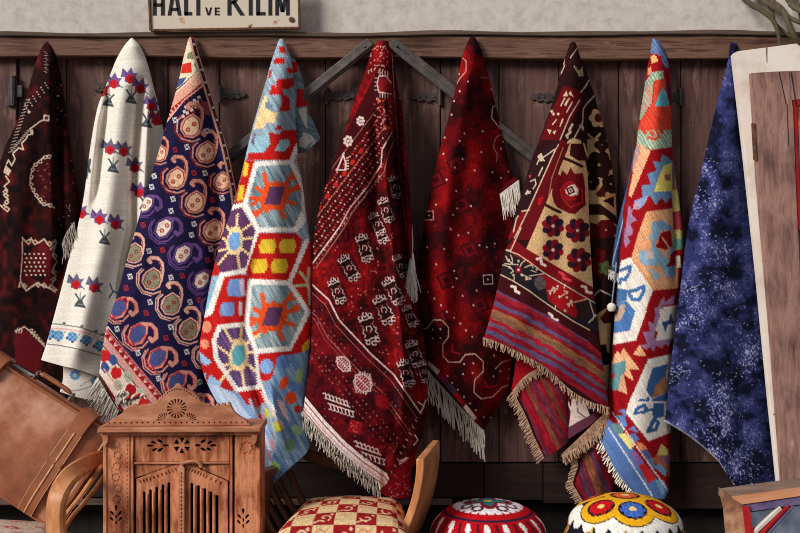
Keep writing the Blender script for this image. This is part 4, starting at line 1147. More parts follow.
# paisley motif
def boteh(x, y, kind, k=1.0):
    body = {'p': (226, 182, 150), 'g': (132, 128, 106), 'v': (230, 206, 190), 'b': (66, 78, 130)}[kind]
    edge = {'p': (206, 136, 118), 'g': (220, 166, 148), 'v': (104, 70, 128), 'b': (210, 140, 124)}[kind]
    dk = {'p': (120, 34, 42), 'g': (110, 34, 44), 'v': (60, 36, 92), 'b': (176, 42, 46)}[kind]
    nv = (32, 27, 62)
    def R(p): return [(x + k * a, y + k * b) for a, b in p]
    if kind in 'pg':
        c.line(R([(9.5, 0), (11, -9), (10.6, -16), (6.5, -21), (0, -21.5), (-2.5, -19), (-.5, -17)]), 3.6 * k, edge)
        c.line(R([(9.5, -3), (10, -12), (8.2, -17.6), (4.4, -19.4), (1, -19.2)]), .9 * k, dk)
        c.poly(R([(-5, -8), (2.5, -12.5), (9.5, -8), (11, 0), (8.5, 7), (2.5, 10.2), (-5, 9), (-9.2, 2.5), (-8.4, -4)]), edge)
        c.line(R([(-4.2, -6.4), (2.6, -10.6), (7.8, -6.6), (9, 0), (7, 5.6), (2, 8.4), (-4.2, 7.2), (-7.4, 2)]), .8, dk, True)
        c.poly(R([(-4, -6), (2.6, -10), (7.4, -6.3), (8.4, 0), (6.6, 5.2), (1.9, 7.8), (-4, 6.8), (-7, 1.6)]), body)
        c.line(R([(-7, -10), (-11.4, -6), (-12, 4), (-7.6, 10.8), (2, 13.4), (9, 11)]), 1.5 * k, edge)
        c.line(R([(-9, -11), (-13.6, -6), (-14, 4), (-9, 12.4), (0, 15.2)]), 1.1 * k, edge if kind == 'g' else dk)
        if kind == 'p':
            for q in range(4): c.line(R([(-11 + q * 2.4, 5 + q * 1.9), (-9 + q * 2.2, 9 + q * .9)]), .9, dk)
        dp = [(-1.8, 2.4), (3.6, -2.6)]
    else:
        c.line(R([(3, -10), (11, -9.4), (15.4, -5), (16, 2), (12, 5.6), (10, 3)]), 3.8 * k, edge)
        c.line(R([(6, -8.6), (11, -7.6), (13.6, -4), (13.8, 1)]), .9 * k, dk)
        c.poly(R([(-8, -7), (1, -11.8), (8.4, -8.4), (7.6, 0), (2, 8), (-6, 10), (-11.4, 4)]), edge)
        c.line(R([(-6.8, -5.8), (1, -9.8), (6.4, -7), (5.6, 0), (.6, 6.4), (-5.4, 8), (-9.2, 3)]), .8, dk, True)
        c.poly(R([(-6.5, -5.5), (1, -9.3), (6, -6.5), (5.2, 0), (.3, 6), (-5.2, 7.5), (-8.8, 2.8)]), body)
        c.line(R([(-10, -9), (-14, -2), (-12.4, 7), (-5.6, 12.4), (3, 11.4), (8, 6)]), 1.5 * k, edge)
        c.line(R([(-12.5, -8), (-15.8, -1), (-14.2, 8.4), (-7, 14.2), (1, 13.8)]), 1.0 * k, edge)
        if kind == 'b':
            c.line(R([(-12, 0), (-8, 10)]), 1.3, dk); c.line(R([(-12.5, 6), (-5, 9)]), 1, dk); c.line(R([(-7, 6), (-2, 12)]), 1.3, dk); c.line(R([(1, -11), (-9, -5)]), 1.2, (186, 50, 50)); c.line(R([(3, 8), (7, 0)]), 1.1, (186, 50, 50))
        dp = [(-3, 1.5), (2, -3.5)]
    for a, b in dp:
        q = R([(a, b)])[0]
        if kind == 'b':
            for u in range(3): c.line([(q[0] - 2, q[1] + u - 1), (q[0] + 2, q[1] + u - 2)], .5, (104, 72, 118))
            continue
        c.ell(q[0], q[1], 2.1 * k, 2.1 * k, (150, 36, 34)); c.line([(q[0] - 1.2, q[1]), (q[0] + 1.2, q[1])], .6, body); c.line([(q[0], q[1] - 1.2), (q[0], q[1] + 1.2)], .6, body)
for (x, y, kd, k) in [(190, 127, 'p', 1.05), (205, 153, 'p', 1), (221, 182, 'p', .85), (159, 154, 'p', .75), (175, 179, 'p', 1), (194, 203, 'p', 1), (212, 231, 'p', 1), (226, 256, 'p', .9),
                      (147, 205, 'v', .85), (165, 229, 'v', 1), (184, 255, 'v', 1), (203, 281, 'v', .95), (133, 254, 'g', .9), (151, 280, 'g', 1), (170, 305, 'g', 1), (188, 330, 'g', 1), (205, 356, 'g', .9),
                      (120, 309, 'b', 1), (139, 335, 'b', 1.05), (159, 359, 'b', 1.05), (178, 383, 'b', 1.05), (196, 405, 'b', 1), (215, 306, 'v', .9), (172, 100, 'p', .0)]:
    if k: boteh(x, y, kd, k * 1.04)
def sqm(x, y, w):
    col = (222, 214, 210) if w else (176, 42, 40)
    c.poly([(x - 2.8, y - 2.2), (x + 1.6, y - 3), (x + 3, y + 2), (x - 1.6, y + 3)], col)
    c.line([(x - 1.6, y - 1.4), (x + 1.6, y + 1.4)], .8, (40, 34, 70)); c.line([(x + 1.4, y - 1.6), (x - 1.4, y + 1.6)], .8, (40, 34, 70))
for p in [(154, 176), (151.6, 187), (187, 147), (173, 199), (171, 211), (205, 173), (222, 198), (194, 224), (149, 251), (191.6, 235), (211, 249), (130, 276.6), (171, 277.5), (150, 302), (190, 302), (117, 329), (170.6, 327), (138, 353), (186.6, 352), (158.5, 378.5), (200, 382), (175, 120), (207, 131)]: sqm(*p, 1)
for p in [(175, 150), (194, 173), (212.5, 200), (143, 225), (162.5, 250), (207.6, 260), (126, 288), (182, 275.6), (146, 313), (199, 300), (166, 338), (184, 363.5), (163, 128), (125, 300)]: sqm(*p, 0)
# right border
bp = spline([(196, 38), (200, 55), (208, 80), (217, 110), (226, 140), (233, 170), (238, 198), (240, 230), (238, 280), (234, 340), (226, 420)], 60)
bl = [tuple(v) for v in bp]
off = lambda dx: [(a + dx - 3, b) for a, b in bl]
c.line(off(3), 10, (112, 22, 34)); c.line(off(-3), 2.2, (196, 150, 128)); c.line(off(0), 3.2, (56, 34, 52)); c.line(off(1.6), 1.2, (206, 168, 140))
for i in range(0, 58, 1): c.sq(bl[i][0] - 3.2, bl[i][1], 1.5, (226, 196, 170) if i % 2 else (120, 30, 40), 45)
# lower left border
c.poly([(104, 330), (108, 326), (160, 392), (190, 430), (90, 430), (90, 360)], (226, 205, 186))
A, B = (107, 331), (172, 410)
c.line([A, B], 4.2, (196, 122, 116)); c.line([(108.5, 329), (173, 407)], 1.3, (40, 24, 50)); 
for k in range(22):
    u = k / 21; c.line([(107 + 65 * u, 331 + 79 * u), (109 + 65 * u, 332.5 + 79 * u)], 1.3, (150, 44, 56))
c.poly([(103.5, 333), (170, 413), (163, 418), (98, 341)], (206, 150, 140))
c.zig((103.5, 334.5), (168, 413), 13, 6, (150, 24, 36))
c.line([(99, 341), (164, 419)], 1, (60, 40, 50))
for (a, b, col) in [(113, 360.5, (58, 80, 138)), (105, 368, (58, 80, 138)), (105, 356, (190, 34, 40)), (116.5, 373, (200, 36, 40)), (128, 377, (170, 172, 150)), (118, 386, (170, 172, 150)), (131, 390, (160, 24, 36)), (141, 393, (176, 176, 156)), (144, 404, (190, 36, 40))]:
    c.poly([(a - 1, b - 7), (a + 1, b - 5), (a + 4, b - 5), (a + 5.5, b), (a + 4, b + 4.5), (a + 1, b + 5), (a - 1, b + 7), (a - 4, b + 4.5), (a - 6, b), (a - 4, b - 5)], col) if col[0] > 150 and col[2] < 60 else c.poly([(a - 3, b - 5.5), (a + 1, b - 6), (a + 5, b), (a + 3, b + 4), (a, b + 5.5), (a - 4.5, b)], col)
    if col == (170, 172, 150): c.line([(a - 3, b - 2), (a + 3, b + 2)], 1, (110, 110, 96))
c.zig((98, 372), (128, 416), 7, -5, (150, 24, 36)); c.line([(104, 369), (135, 410)], 1.4, (214, 150, 140)); c.line([(99, 375), (124, 413)], 2.4, (120, 18, 30)); c.line([(97, 376), (121, 414)], 1.6, (232, 214, 196))
c.grain(.10)
lf = [(188.5, 39), (186, 48), (183, 60), (180, 75), (176, 91), (171, 108), (166, 125), (160, 147), (153, 170), (145, 195), (137, 225), (128, 255), (120, 285), (112, 310), (106, 330), (102, 352), (99, 374)]
rt = [(195, 39), (200, 55), (207, 80), (213, 102), (221, 128), (229, 153), (236, 180), (240, 205), (242, 235), (242, 280), (236, 340), (228, 425)]
f3 = [([(192, 60), (186, 110), (182, 170), (175, 250), (165, 330), (165, 420)], 24, .03), ([(203, 90), (214, 150), (218, 220), (214, 320), (205, 420)], 7, -.026), ([(176, 120), (158, 190), (142, 260), (125, 330)], 8, .018)]
patch('rug_field', c, lf, rt, PILE, t, bottom=[(99, 374), (110, 393), (122, 412), (150, 425), (228, 425)], dt=.085, db=.225, folds=f3, seed=4, pw=1.0, conemax=.035, roll=.012)
fringe('fringe', [(98, 377, -.205), (108, 394, -.21), (119, 411, -.215)], 46, (-9, 19), FR_W, t, rad=.0024)
mb = MB()
for (ph, mt) in ((0, 0), (math.pi, 1)):
    pass
m_red = mat_noise('braid_red_wool', [(150, 26, 36), (190, 44, 50)], scale=80)
for ph, mt, nm in ((0, m_red, 'hem_braid'), (math.pi, FR_W, 'hem_braid')):
    b_ = MB(); pl = []
    for k in range(40):
        u = k / 39
        q = P(124 + 38 * u, 399 - 4 * math.sin(u * 2.6) + 1.2 * math.sin(ph + u * 26), -.255 + .006 * math.cos(ph + u * 26))
        pl.append(q)
    b_.tube(pl, .006, n=7); b_.build(nm, mt, t, smooth=True)
fringe('hem_knot', [(118, 392, -.25), (123, 390, -.255), (128, 392, -.25)], 30, (-1, 12), FR_W, t, rad=.003, jit=.7, kink=.01)

# ---------------------------------------------------------------- 4 bright kilim with hexagons
t = hang('hanging_kilim', 281, 40, -0.055, 'bright red and pale blue kilim with large white-edged hexagons and orange stars', 'kilim')
GB, RDk, WHk, ORk, YE, PUk, CRm, LB, TL = (142, 162, 176), (190, 30, 28), (236, 228, 220), (226, 78, 34), (222, 184, 52), (92, 56, 92), (240, 204, 150), (132, 166, 214), (150, 190, 204)
c = Cv(190, 30, 325, 505, GB)
c.streak(62, .16, 16, 1.5)
def cp(x0, y0, pts, col): c.poly(T(x0, y0, pts), col)
A = (200, 30)
cp(*A, [(420, 85), (450, 90), (455, 125), (425, 120)], RDk); cp(*A, [(400, 150), (450, 150), (455, 178), (390, 182)], RDk)
cp(*A, [(385, 205), (375, 260), (362, 255), (372, 215)], RDk)
cp(*A, [(345, 345), (360, 355), (355, 395), (375, 435), (415, 440), (395, 500), (360, 490), (330, 525), (285, 530), (310, 440)], CRm)
cp(*A, [(345, 385), (395, 400), (375, 425), (350, 420)], (110, 130, 160))
cp(*A, [(410, 262), (460, 262), (500, 252), (535, 265), (500, 300), (470, 315), (440, 315), (445, 345), (475, 360), (480, 430), (420, 435), (440, 385), (430, 345), (370, 345), (385, 285), (405, 310)], RDk)
cp(*A, [(460, 200), (520, 210), (520, 235), (470, 230)], RDk); cp(*A, [(535, 310), (562, 320), (575, 400), (505, 410), (540, 375)], RDk); cp(*A, [(415, 505), (435, 515), (440, 533), (400, 533)], RDk)
A = (200, 130)
cp(*A, [(200, 60), (360, 20), (370, 75), (330, 125), (250, 135)], TL)
cp(*A, [(270, 60), (300, 0), (285, 90)], (120, 90, 130))
cp(*A, [(365, 10), (420, 25), (440, 0), (530, 0), (530, 75), (480, 160), (300, 160), (250, 160), (260, 120), (345, 120), (375, 75)], RDk)
cp(*A, [(430, 52), (475, 50), (480, 80), (450, 115), (395, 112), (415, 80)], (150, 188, 200))
cp(*A, [(240, 160), (300, 165), (240, 390), (180, 390)], RDk)
for q in ([(240, 165), (262, 180), (250, 250), (225, 245)], [(212, 295), (238, 292), (228, 372), (195, 382)]): cp(*A, q, YE)
cp(*A, [(515, 150), (540, 150), (600, 533), (545, 440), (560, 380), (545, 260)], RDk)
cp(*A, [(240, 400), (300, 533), (120, 533), (160, 420)], PUk)
c.poly([(200, 245), (222, 270), (258, 278), (250, 324), (246, 322), (190, 330)], RDk)
c.poly([(189, 205), (236, 203), (244, 205), (258, 230), (247, 271), (222, 276)], PUk)
hexA = [(256, 164), (291, 162), (303.5, 188), (304, 210), (296, 229.5), (258.5, 230), (245, 204)]
c.poly(hexA, (118, 142, 152)); 
def streakpoly(pts, cols, ang, seed):
    sl = c._win(pts, 1); m = c.inside(pts, sl)
    ca, sa = math.cos(math.radians(ang)), math.sin(math.radians(ang))
    u = c.X[sl] * ca + c.Y[sl] * sa; v = -c.X[sl] * sa + c.Y[sl] * ca
    f = vnoise(u / 16 + seed, v / 1.3) * .5 + .5
    f = np.clip(f * 1.5 - .25, 0, 1)[..., None]
    col = np.array(cols[0]) * (1 - f) + np.array(cols[1]) * f
    c.a[sl][m] = col[m]
streakpoly(hexA, [(90, 116, 128), (170, 184, 190)], 62, 1)
def star(cx, cy, k, arm, mid, core, sk=-.18):
    def R(p): return [(cx + k * (a + sk * b), cy + k * b) for a, b in p]
    for p in ([(-8, -5), (-15, -22)], [(2, -8), (-2, -14)], [(6, -8), (15, -24)], [(9, -4), (24, -8)], [(8, 4), (22, 8)], [(5, 8), (13, 22)], [(-3, 8), (-6, 15)], [(-7, 8), (-18, 22)], [(-9, 3), (-24, 2)], [(-9, -2), (-20, -8)]):
        c.line(R(p), 4.3 * k, arm)
    for p in ([(11, -17), (20, -19)], [(-14, 16), (-22, 16)], [(16, -6), (22, -12)], [(-16, 4), (-22, 9)]): c.line(R(p), 3.2 * k, arm)
    c.poly(R([(-12, -14), (11, -14), (15, -3), (11, 14), (-11, 14), (-15, 4)]), mid)
    c.poly(R([(-7, -9.5), (8.5, -9.5), (6.5, 9), (-9.5, 8.5)]), core)
star(275, 196, .98, ORk, ORk, PUk)
def Wl(pts, w=4.6): c.line(pts, w, WHk)
Wl(hexA, 4.8); c.line(hexA[-1:] + hexA[:1], 4.8, WHk)
Wl([(297, 146), (291, 162)]); Wl([(245, 204), (234, 207), (226, 211)]); Wl([(243, 205), (258, 230), (248, 270), (222, 275)], 5); Wl([(296, 229.5), (303, 222), (308, 212)])
# purple hexagon with cream star, left
def cstar(cx, cy, k, core):
    def R(p): return [(cx + k * a, cy + k * b) for a, b in p]
    for p in ([(-6, -12), (-13, -24)], [(2, -14), (3, -27)], [(7, -10), (18, -18)], [(8, 8), (17, 16)], [(3, 14), (5, 27)], [(-7, 12), (-16, 23)], [(-8, 0), (-17, -7)], [(8, -2), (18, -3)], [(-8, 8), (-17, 10)]): c.line(R(p), 2.4 * k, CRm)
    c.poly(R([(-4, -14), (5, -14), (8.6, -6), (8, 8), (4, 14), (-6, 13), (-9, 2)]), CRm)
    c.poly(R([(-2, -9), (5, -8), (6, 4), (1, 10), (-5, 8), (-6, -2)]), core)
cstar(234.5, 241, 1.0, (116, 158, 212))
# red square with four yellow blots
c.poly([(259, 233), (296, 233), (303, 240), (289, 281), (250, 280), (246, 272)], RDk)
for (a, b) in [(267.5, 246.5), (287.5, 246), (259, 266), (279.5, 266)]:
    c.poly([(a - 6, b - 7), (a + 7, b - 7), (a + 9, b), (a + 6, b + 7), (a - 7, b + 7), (a - 9, b)], YE); 
c.poly([(307, 240), (289, 283), (308, 312), (316, 312), (316, 240)], RDk)
for p in ([(300, 272), (308, 282), (310, 304)], [(294, 286), (308, 285)], [(309, 268), (308, 282)]): c.line(p, 2.8, (190, 196, 150))
Wl([(250, 281), (289, 283), (307, 241)], 4.8)
# blue blots
for (a, b, w, h) in [(236, 288, 8, 9), (227.5, 309.5, 7, 7)]: c.poly([(a - w + 2, b - h), (a + w, b - h), (a + w, b + 4), (a + w - 3, b + h), (a - w, b + h - 1), (a - w - 1, b)], (118, 150, 206))
c.line([(242, 281), (243, 294)], 4.5, (214, 196, 214)); c.line([(240.5, 303), (240.5, 314)], 3.6, (214, 196, 206))
c.poly([(212, 276), (222, 275), (210, 312), (203, 314)], (136, 178, 204)); Wl([(222, 275), (210, 312), (203, 316)], 6)
hexE = [(250, 282), (289, 283), (308, 311), (291, 348.5), (256, 351), (246.6, 324)]
streakpoly(hexE, [(96, 122, 132), (176, 188, 192)], 62, 5)
star(273, 317, 1.0, ORk, ORk, PUk)
hexF = [(219.4, 327), (245.7, 324), (256, 351), (260, 387), (237, 390), (216, 358), (214, 340)]
c.poly([(190, 315), (222, 320), (236, 392), (214, 400), (200, 400)], RDk)
for (a, b, w, h) in [(206.5, 327, 5, 6), (204.5, 344, 4.5, 5)]: c.ell(a, b, w, h, (230, 140, 110))
for q in ([(200, 352), (212, 362), (206, 366), (198, 360)], [(210, 374), (222, 384), (214, 392), (207, 382)], [(200, 376), (206, 372), (206, 384)]): c.poly(q, (150, 184, 224))
c.poly([(196, 385), (240, 392), (270, 430), (262, 500), (190, 500)], (128, 158, 204))
c.poly([(207, 383), (219, 386), (236, 395), (252, 420), (222, 410), (208, 400)], (186, 202, 226))
streakpoly(hexF, [(80, 52, 98), (120, 90, 136)], 62, 8)
cstar(238.5, 355, 1.15, (92, 166, 176))
Wl(hexF + hexF[:1], 4.8); Wl(hexE + hexE[:1], 5)
# below hexagons
c.poly([(258, 354), (291, 351), (309, 316), (318, 316), (316, 336), (302, 352), (294, 358), (278, 357), (274, 372), (270, 381), (258, 380), (257, 362)], RDk)
c.ell(266.5, 366.5, 7, 7.5, (128, 164, 218)); c.poly([(302, 346), (312, 336), (313, 352), (303, 355)], YE)
low = [(278, 357), (304, 352), (314, 345), (318, 440), (312, 450), (264, 500), (262, 470), (280, 440), (262, 392), (272, 376)]
streakpoly(low, [(92, 128, 178), (150, 178, 196)], 62, 3)
for (a, b, w, h, col, an) in [(284, 383, 4, 7, ORk, 20), (291, 398, 6, 6, ORk, 0), (283, 362, 7, 7, (90, 128, 186), 0), (299, 376, 4, 10, (150, 178, 120), 15), (294, 386, 6, 5, (98, 136, 190), 0), (298, 409, 3.5, 4, (190, 30, 34), 0), (297, 430, 6, 4, (150, 190, 140), 50),
                        (270, 412, 5.5, 6, (206, 196, 60), 20), (278, 426, 5.5, 6, (200, 190, 60), 20), (261, 420, 3.5, 6, (170, 30, 44), 0), (275, 467, 6, 5, (150, 180, 110), 60), (290, 446, 5, 7, (120, 160, 130), 20), (281, 404, 4, 6, (110, 140, 180), 0), (302, 362, 4, 8, (120, 150, 170), 10)]: c.ell(a, b, w, h, col, an)
c.poly([(238, 392), (262, 389), (266, 400), (258, 408), (246, 404)], RDk); c.poly([(276, 398), (284, 402), (290, 422), (283, 416)], (226, 190, 196)); c.line([(262, 392), (268, 405), (282, 425)], 3, (222, 196, 204)); c.line([(268, 405), (276, 440), (268, 470)], 2, (170, 186, 216))
for (a, b) in [(272, 444), (270, 456), (265, 440)]: c.ell(a, b, 1.6, 6, (206, 130, 150), -15)
c.line([(250, 400), (262, 428), (270, 450)], 3, (196, 206, 226)); c.line([(254, 398), (266, 424)], 1.4, (200, 120, 130))
Wl([(256, 351), (259, 378), (266, 398), (276, 412)], 2.6)
for k in range(9): c.ell(263.5 + .6 * math.sin(k * 9), 466 + k * 3.6, 1.5, 1.7, (40, 34, 64))
c.serrate(.55, 2.7, -8); c.streak(62, .10, 18, 1.2); c.grain(.06)
lf = [(278.5, 41), (274.5, 52), (270, 66), (266, 81), (261, 97), (256, 115), (251.5, 131), (247, 150), (241, 175), (235, 198), (228, 220), (221, 241), (214, 266), (207.5, 295), (202.5, 325), (199.5, 345), (201, 364), (207, 383), (220, 408), (238, 440), (252, 470), (263, 498)]
rt = [(284, 41), (288, 50), (291.5, 62), (294, 80), (295, 100), (295.5, 120), (297.5, 149), (300, 168), (303.5, 192), (306, 214), (309, 232), (311.5, 250), (312, 277), (311.5, 305), (311, 330), (309.5, 350), (307, 380), (305.5, 402), (306, 420), (310.5, 444)]
f4 = [([(281, 55), (277, 100), (275, 190), (273, 317), (276, 400), (282, 460)], 18, .04), ([(291, 70), (293, 130)], 4, -.02), ([(253, 150), (240, 220), (228, 290), (222, 340)], 9, .016), ([(262, 240), (250, 290), (246, 340), (258, 395), (268, 430)], 6, -.024), ([(268, 375), (275, 415), (288, 450)], 5, .035), ([(256, 380), (262, 420), (270, 450)], 5, -.03)]
patch('kilim_cloth', c, lf, rt, FLAT, t, bottom=[(263, 498), (270, 487), (289, 469), (305.7, 454), (310.5, 444)], dt=.09, db=.31, folds=f4, seed=5, pw=1.0, conemax=.05, roll=.012)
cb = Cv(275, 35, 330, 165, (120, 138, 148)); cb.streak(20, .2, 12, 1.4)
for q in ([(284, 60), (297, 62), (298, 72), (286, 74)], [(297, 88), (306, 90), (308, 106), (296, 107)]): cb.poly(q, RDk)
cb.poly(T(200, 30, [(520, 420), (568, 412), (572, 533), (545, 480)]), (222, 214, 206)); cb.poly(T(200, 130, [(525, 50), (560, 25), (600, 60), (560, 95), (530, 90)]), (222, 214, 206)); cb.line(T(200, 130, [(555, 20), (590, 35), (610, 65), (595, 90)]), 3, (216, 208, 200)); cb.grain(.06)
patch('folded_layer', cb, [(281, 44), (286, 70), (291, 100), (293, 130), (296, 154)], [(285, 43), (292, 53), (298, 66), (304, 86), (307, 104), (308, 114), (312, 122), (319, 142)], FLAT, t, bottom=[(296, 154), (305, 151), (321, 139)], dt=.06, db=.07, cone=.15, conemax=.018, folds=[([(304, 108), (306, 130), (310, 150)], 4, -.012)], seed=6)

# ---------------------------------------------------------------- 5 large red rug in the middle
t = hang('hanging_rug', 381, 40, -0.055, 'large crimson rug with white scroll motifs, a side tassel and a white fringed hem')
c = Cv(292, 30, 440, 510, (98, 10, 16))
n = vnoise(c.X / 14, c.Y / 18) + .6 * vnoise(c.X / 2.6 + 5, c.Y / 3.4); c.where(n > .3, (124, 13, 18)); c.where(n > .75, (148, 18, 20)); c.where(n < -.25, (74, 10, 15)); c.where(n < -.65, (46, 9, 13))
WT, DK, PL = (204, 180, 174), (38, 11, 15), (160, 100, 94)
# border running up to the right
ub = [(382, 60), (360, 105), (330, 165), (298, 230), (298, 300), (312, 264), (330, 240), (340, 226), (352, 205), (368, 186), (382, 165), (392, 140)]
c.poly(ub, (60, 10, 15))
for k in range(-2, 6):
    o = k * 6.2
    a, b = (392 + o * .5, 118 + o * .7), (302 + o * .5, 236 + o * .7)
    for j in range(46):
        u = j / 45
        x, y = a[0] + (b[0] - a[0]) * u, a[1] + (b[1] - a[1]) * u
        if x < 385 - (0 if y < 160 else 2): c.ell(x + .8 * math.sin(j * 5 + k), y, .95 if k % 2 else 1.25, .95, [(184, 52, 40), (206, 120, 100), (150, 26, 28)][(j + k) % 3] if k % 2 == 0 else [(196, 150, 136), (150, 40, 40)][j % 2])
for j in range(6):
    c.ell(361 - j * 8.4, 151 + j * 11.2, 2.2, 3, (166, 34, 26), 30)
for o in (0, 12): c.line([(386 - o, 125 - o), (350 - o, 172 - o), (306 - o, 232 - o)], .8, (150, 96, 84))
c.line([(392, 132), (382, 150), (381, 165), (368, 186), (350, 208), (340, 226), (330, 240), (312, 264)], 1.3, WT); c.line([(395, 138), (388, 155), (384, 172), (354, 210), (344, 228), (316, 268)], 1.0, PL)
for j in range(26):
    u = j / 25; c.ell(384 - 70 * u, 176 + 92 * u - 12 * math.sin(u * 3.1) * .5, .7, .7, (170, 110, 100))
# outer guard with flowers and combs
def rosette(x, y, r):
    for k in range(7):
        w = k * .9; c.ell(x + r * .65 * math.cos(w), y + r * .8 * math.sin(w), r * .33, r * .33, WT)
    c.ell(x, y, r * .3, r * .3, WT)
rosette(348, 141, 5.2); rosette(360.5, 121, 4.6); rosette(324, 345, 4.6); rosette(402, 422, 6)
c.line([(344, 153), (338, 168), (336, 170), (345, 170)], 1.6, WT); c.line([(343, 154), (346, 164), (345, 170)], 1.6, WT)
for k in range(5): c.line([(346.5, 158 + k * 2.8), (348.6, 157.5 + k * 2.8)], 1, WT)
c.poly([(379, 76), (386, 74), (392, 82), (392, 92), (381, 94), (378, 86)], (128, 18, 24))
c.line([(391, 83), (386, 76), (379, 76), (377, 84), (379, 92), (391, 94)], 1.2, WT)
for k in range(4): c.line([(380 + k * 2.6, 76), (380 + k * 2.6, 71.5)], .9, WT); c.line([(380 + k * 2.6, 93), (380 + k * 2.6, 97.5)], .9, WT)
for k in range(4): c.line([(378, 78 + k * 4), (374.8, 78 + k * 4)], .9, WT)
for j in range(60):
    c.ell(RNG.uniform(368, 388), RNG.uniform(46, 74), .8, .8, (186, 130, 118))
for j in range(70):
    x, y = RNG.uniform(374, 392), RNG.uniform(98, 135); c.ell(x, y, .9, .9, [(196, 120, 104), (196, 52, 40)][j % 2])
c.line([(392, 50), (394, 90), (397, 130), (400, 170), (404, 215), (407, 230)], .9, (190, 120, 112))
for j in range(40): c.ell(397.5 + j * .22, 60 + j * 4.2, .7, .8, (196, 140, 130) if j % 2 else (150, 30, 34))
# guls on the field
def gul(x, y, k=1.0, an=-22):
    an += RNG.uniform(-9, 9)
    ca, sa = math.cos(math.radians(an)), math.sin(math.radians(an))
    R = lambda a, b: (x + k * (a * ca - b * sa), y + k * (a * sa + b * ca))
    j = lambda v=.7: RNG.uniform(-v, v)
    c.ell(x, y, 9 * k, 16 * k, (70, 10, 15), an); c.ell(x, y, 6 * k, 12 * k, DK, an)
    for sgn in (1, -1):
        for a, b in ((-4.2, 11), (.3, 13), (4.4, 11.2)):
            q = [R(a + (1.8 * math.cos(w)) + j(.3), sgn * b + 1.9 * math.sin(w)) for w in np.linspace(0, 5.2, 7) + (sgn * .8)]
            c.line(q, 1.0 * k, WT)
        c.line([R(-6 + j(), sgn * 8.2), R(-3, sgn * 9), R(0 + j(), sgn * 8.4), R(3, sgn * 9), R(6 + j(), sgn * 8)], .9 * k, WT)
        c.line([R(-6 * sgn, 6), R(-4.4 * sgn, 4), R(-6.2 * sgn, 2), R(-4.4 * sgn, -1)], .8 * k, WT)
        c.line([R(5.8 * sgn, -5), R(4 * sgn, -3.4), R(5.4 * sgn, -1.4)], .7 * k, PL)
    for q in range(5): c.line([R(j(4), j(5)), R(j(4), j(5))], .7, (120, 20, 24))
    c.line([R(-2.4, 1), R(-1 + j(), -2.6), R(2, -2), R(2.6, 1), R(.5, 2.6 + j())], .8 * k, WT)
for (x, y, k) in [(364.5, 248, 1), (349, 268, 1), (337, 291, .95), (380, 232, .85), (401, 266, .85), (393.5, 291, 1.05), (384, 310, 1.1), (369, 329, 1.15), (415, 354, 1), (406, 373, 1), (395, 187, .8), (386, 210, .9), (377, 224, .85), (410, 316, .8), (424, 372, .8)]: gul(x, y, k)
for j in range(130):
    x, y = RNG.uniform(335, 425), RNG.uniform(225, 400)
    c.ell(x, y, .7, .7, [(196, 90, 80), (60, 14, 18), (206, 150, 140)][j % 3])
for (x, y) in [(392, 240), (362, 292), (350, 308), (396, 330), (384, 350), (405, 300), (375, 268)]:
    for k in range(10): c.ell(x + RNG.uniform(-5, 5), y + RNG.uniform(-7, 7), .7, .7, (200, 110, 96) if k % 2 else (64, 14, 18))
# border running down to the right, and lower field
lb = [(300, 275), (312, 285), (339, 318), (371, 354), (394, 374), (421, 413), (430, 520), (290, 520)]
c.poly(lb, (82, 10, 17))
n2 = vnoise(c.X / 10 + 30, c.Y / 10); sl = c.inside(lb, (slice(None), slice(None)))
n2 = n2 + .5 * vnoise(c.X / 2.6, c.Y / 3); c.where(sl & (n2 > .4), (108, 13, 20)); c.where(sl & (n2 < -.3), (52, 9, 15))
for o, w, col in ((0, 1.7, WT), (5, .7, PL), (17, .8, PL), (20, .8, (140, 60, 60))):
    c.line([(308 - o * .7, 281 + o), (329 - o * .7, 300 + o), (339 - o * .7, 320 + o), (371 - o * .7, 354 + o), (394 - o * .7, 375 + o), (421 - o * .7, 414 + o)], w, col)
for j in range(60):
    u = j / 59; x, y = 310 + 111 * u, 283 + 131 * u + 6 * math.sin(u * 3.1)
    c.ell(x, y, .7, .8, (90, 20, 30)) 
for k, o in enumerate((8, 12, 25, 30, 35)):
    for j in range(34):
        u = j / 33; x, y = 306 + 112 * u - o * .7, 286 + 130 * u + o + 3 * math.sin(u * 3)
        c.ell(x, y, .85, .85, [(166, 62, 50), (150, 100, 94), (130, 22, 28)][(j + k) % 3])
for j in range(160):
    x = RNG.uniform(305, 418); y = RNG.uniform(300, 495)
    if sl[min(c.h - 1, int((y - c.y0) * 3)), min(c.w - 1, int((x - c.x0) * 3))]:
        c.ell(x, y, .65, .65, [(150, 86, 80), (80, 60, 96), (150, 44, 40)][j % 3])
def leaf(x, y, a, b, an, fill, hatch=True, hooks=False):
    ca, sa = math.cos(math.radians(an)), math.sin(math.radians(an))
    R = lambda p: [(x + u * ca - v * sa, y + u * sa + v * ca) for u, v in p]
    if hooks:
        for k in range(-4, 5):
            u = k * a / 5; v = b * (1 - abs(k) / 5) + .5
            c.line(R([(u, v), (u + 1, v + 4)]), 1.1, WT); c.line(R([(u, -v), (u - 1, -v - 4)]), 1.1, WT)
    o = [(-a, 0), (-a * .5, -b), (a * .3, -b), (a, 0), (a * .5, b), (-a * .3, b)]
    c.poly(R(o), fill); c.line(R(o + o[:1]), 1.3, WT if fill != (140, 18, 26) else (90, 14, 20))
    if hatch:
        for k in range(-3, 4): c.line(R([(k * a / 4, -b * .7), (k * a / 4, b * .7)]), .9, WT); 
        c.line(R([(-a * .7, 0), (a * .7, 0)]), 1, WT)
leaf(343.5, 364, 9.5, 5.5, 45, (120, 20, 30)); leaf(363, 383, 11, 7, 45, (140, 24, 40), True, True); leaf(382, 402, 10, 6.5, 45, (140, 18, 26), False)
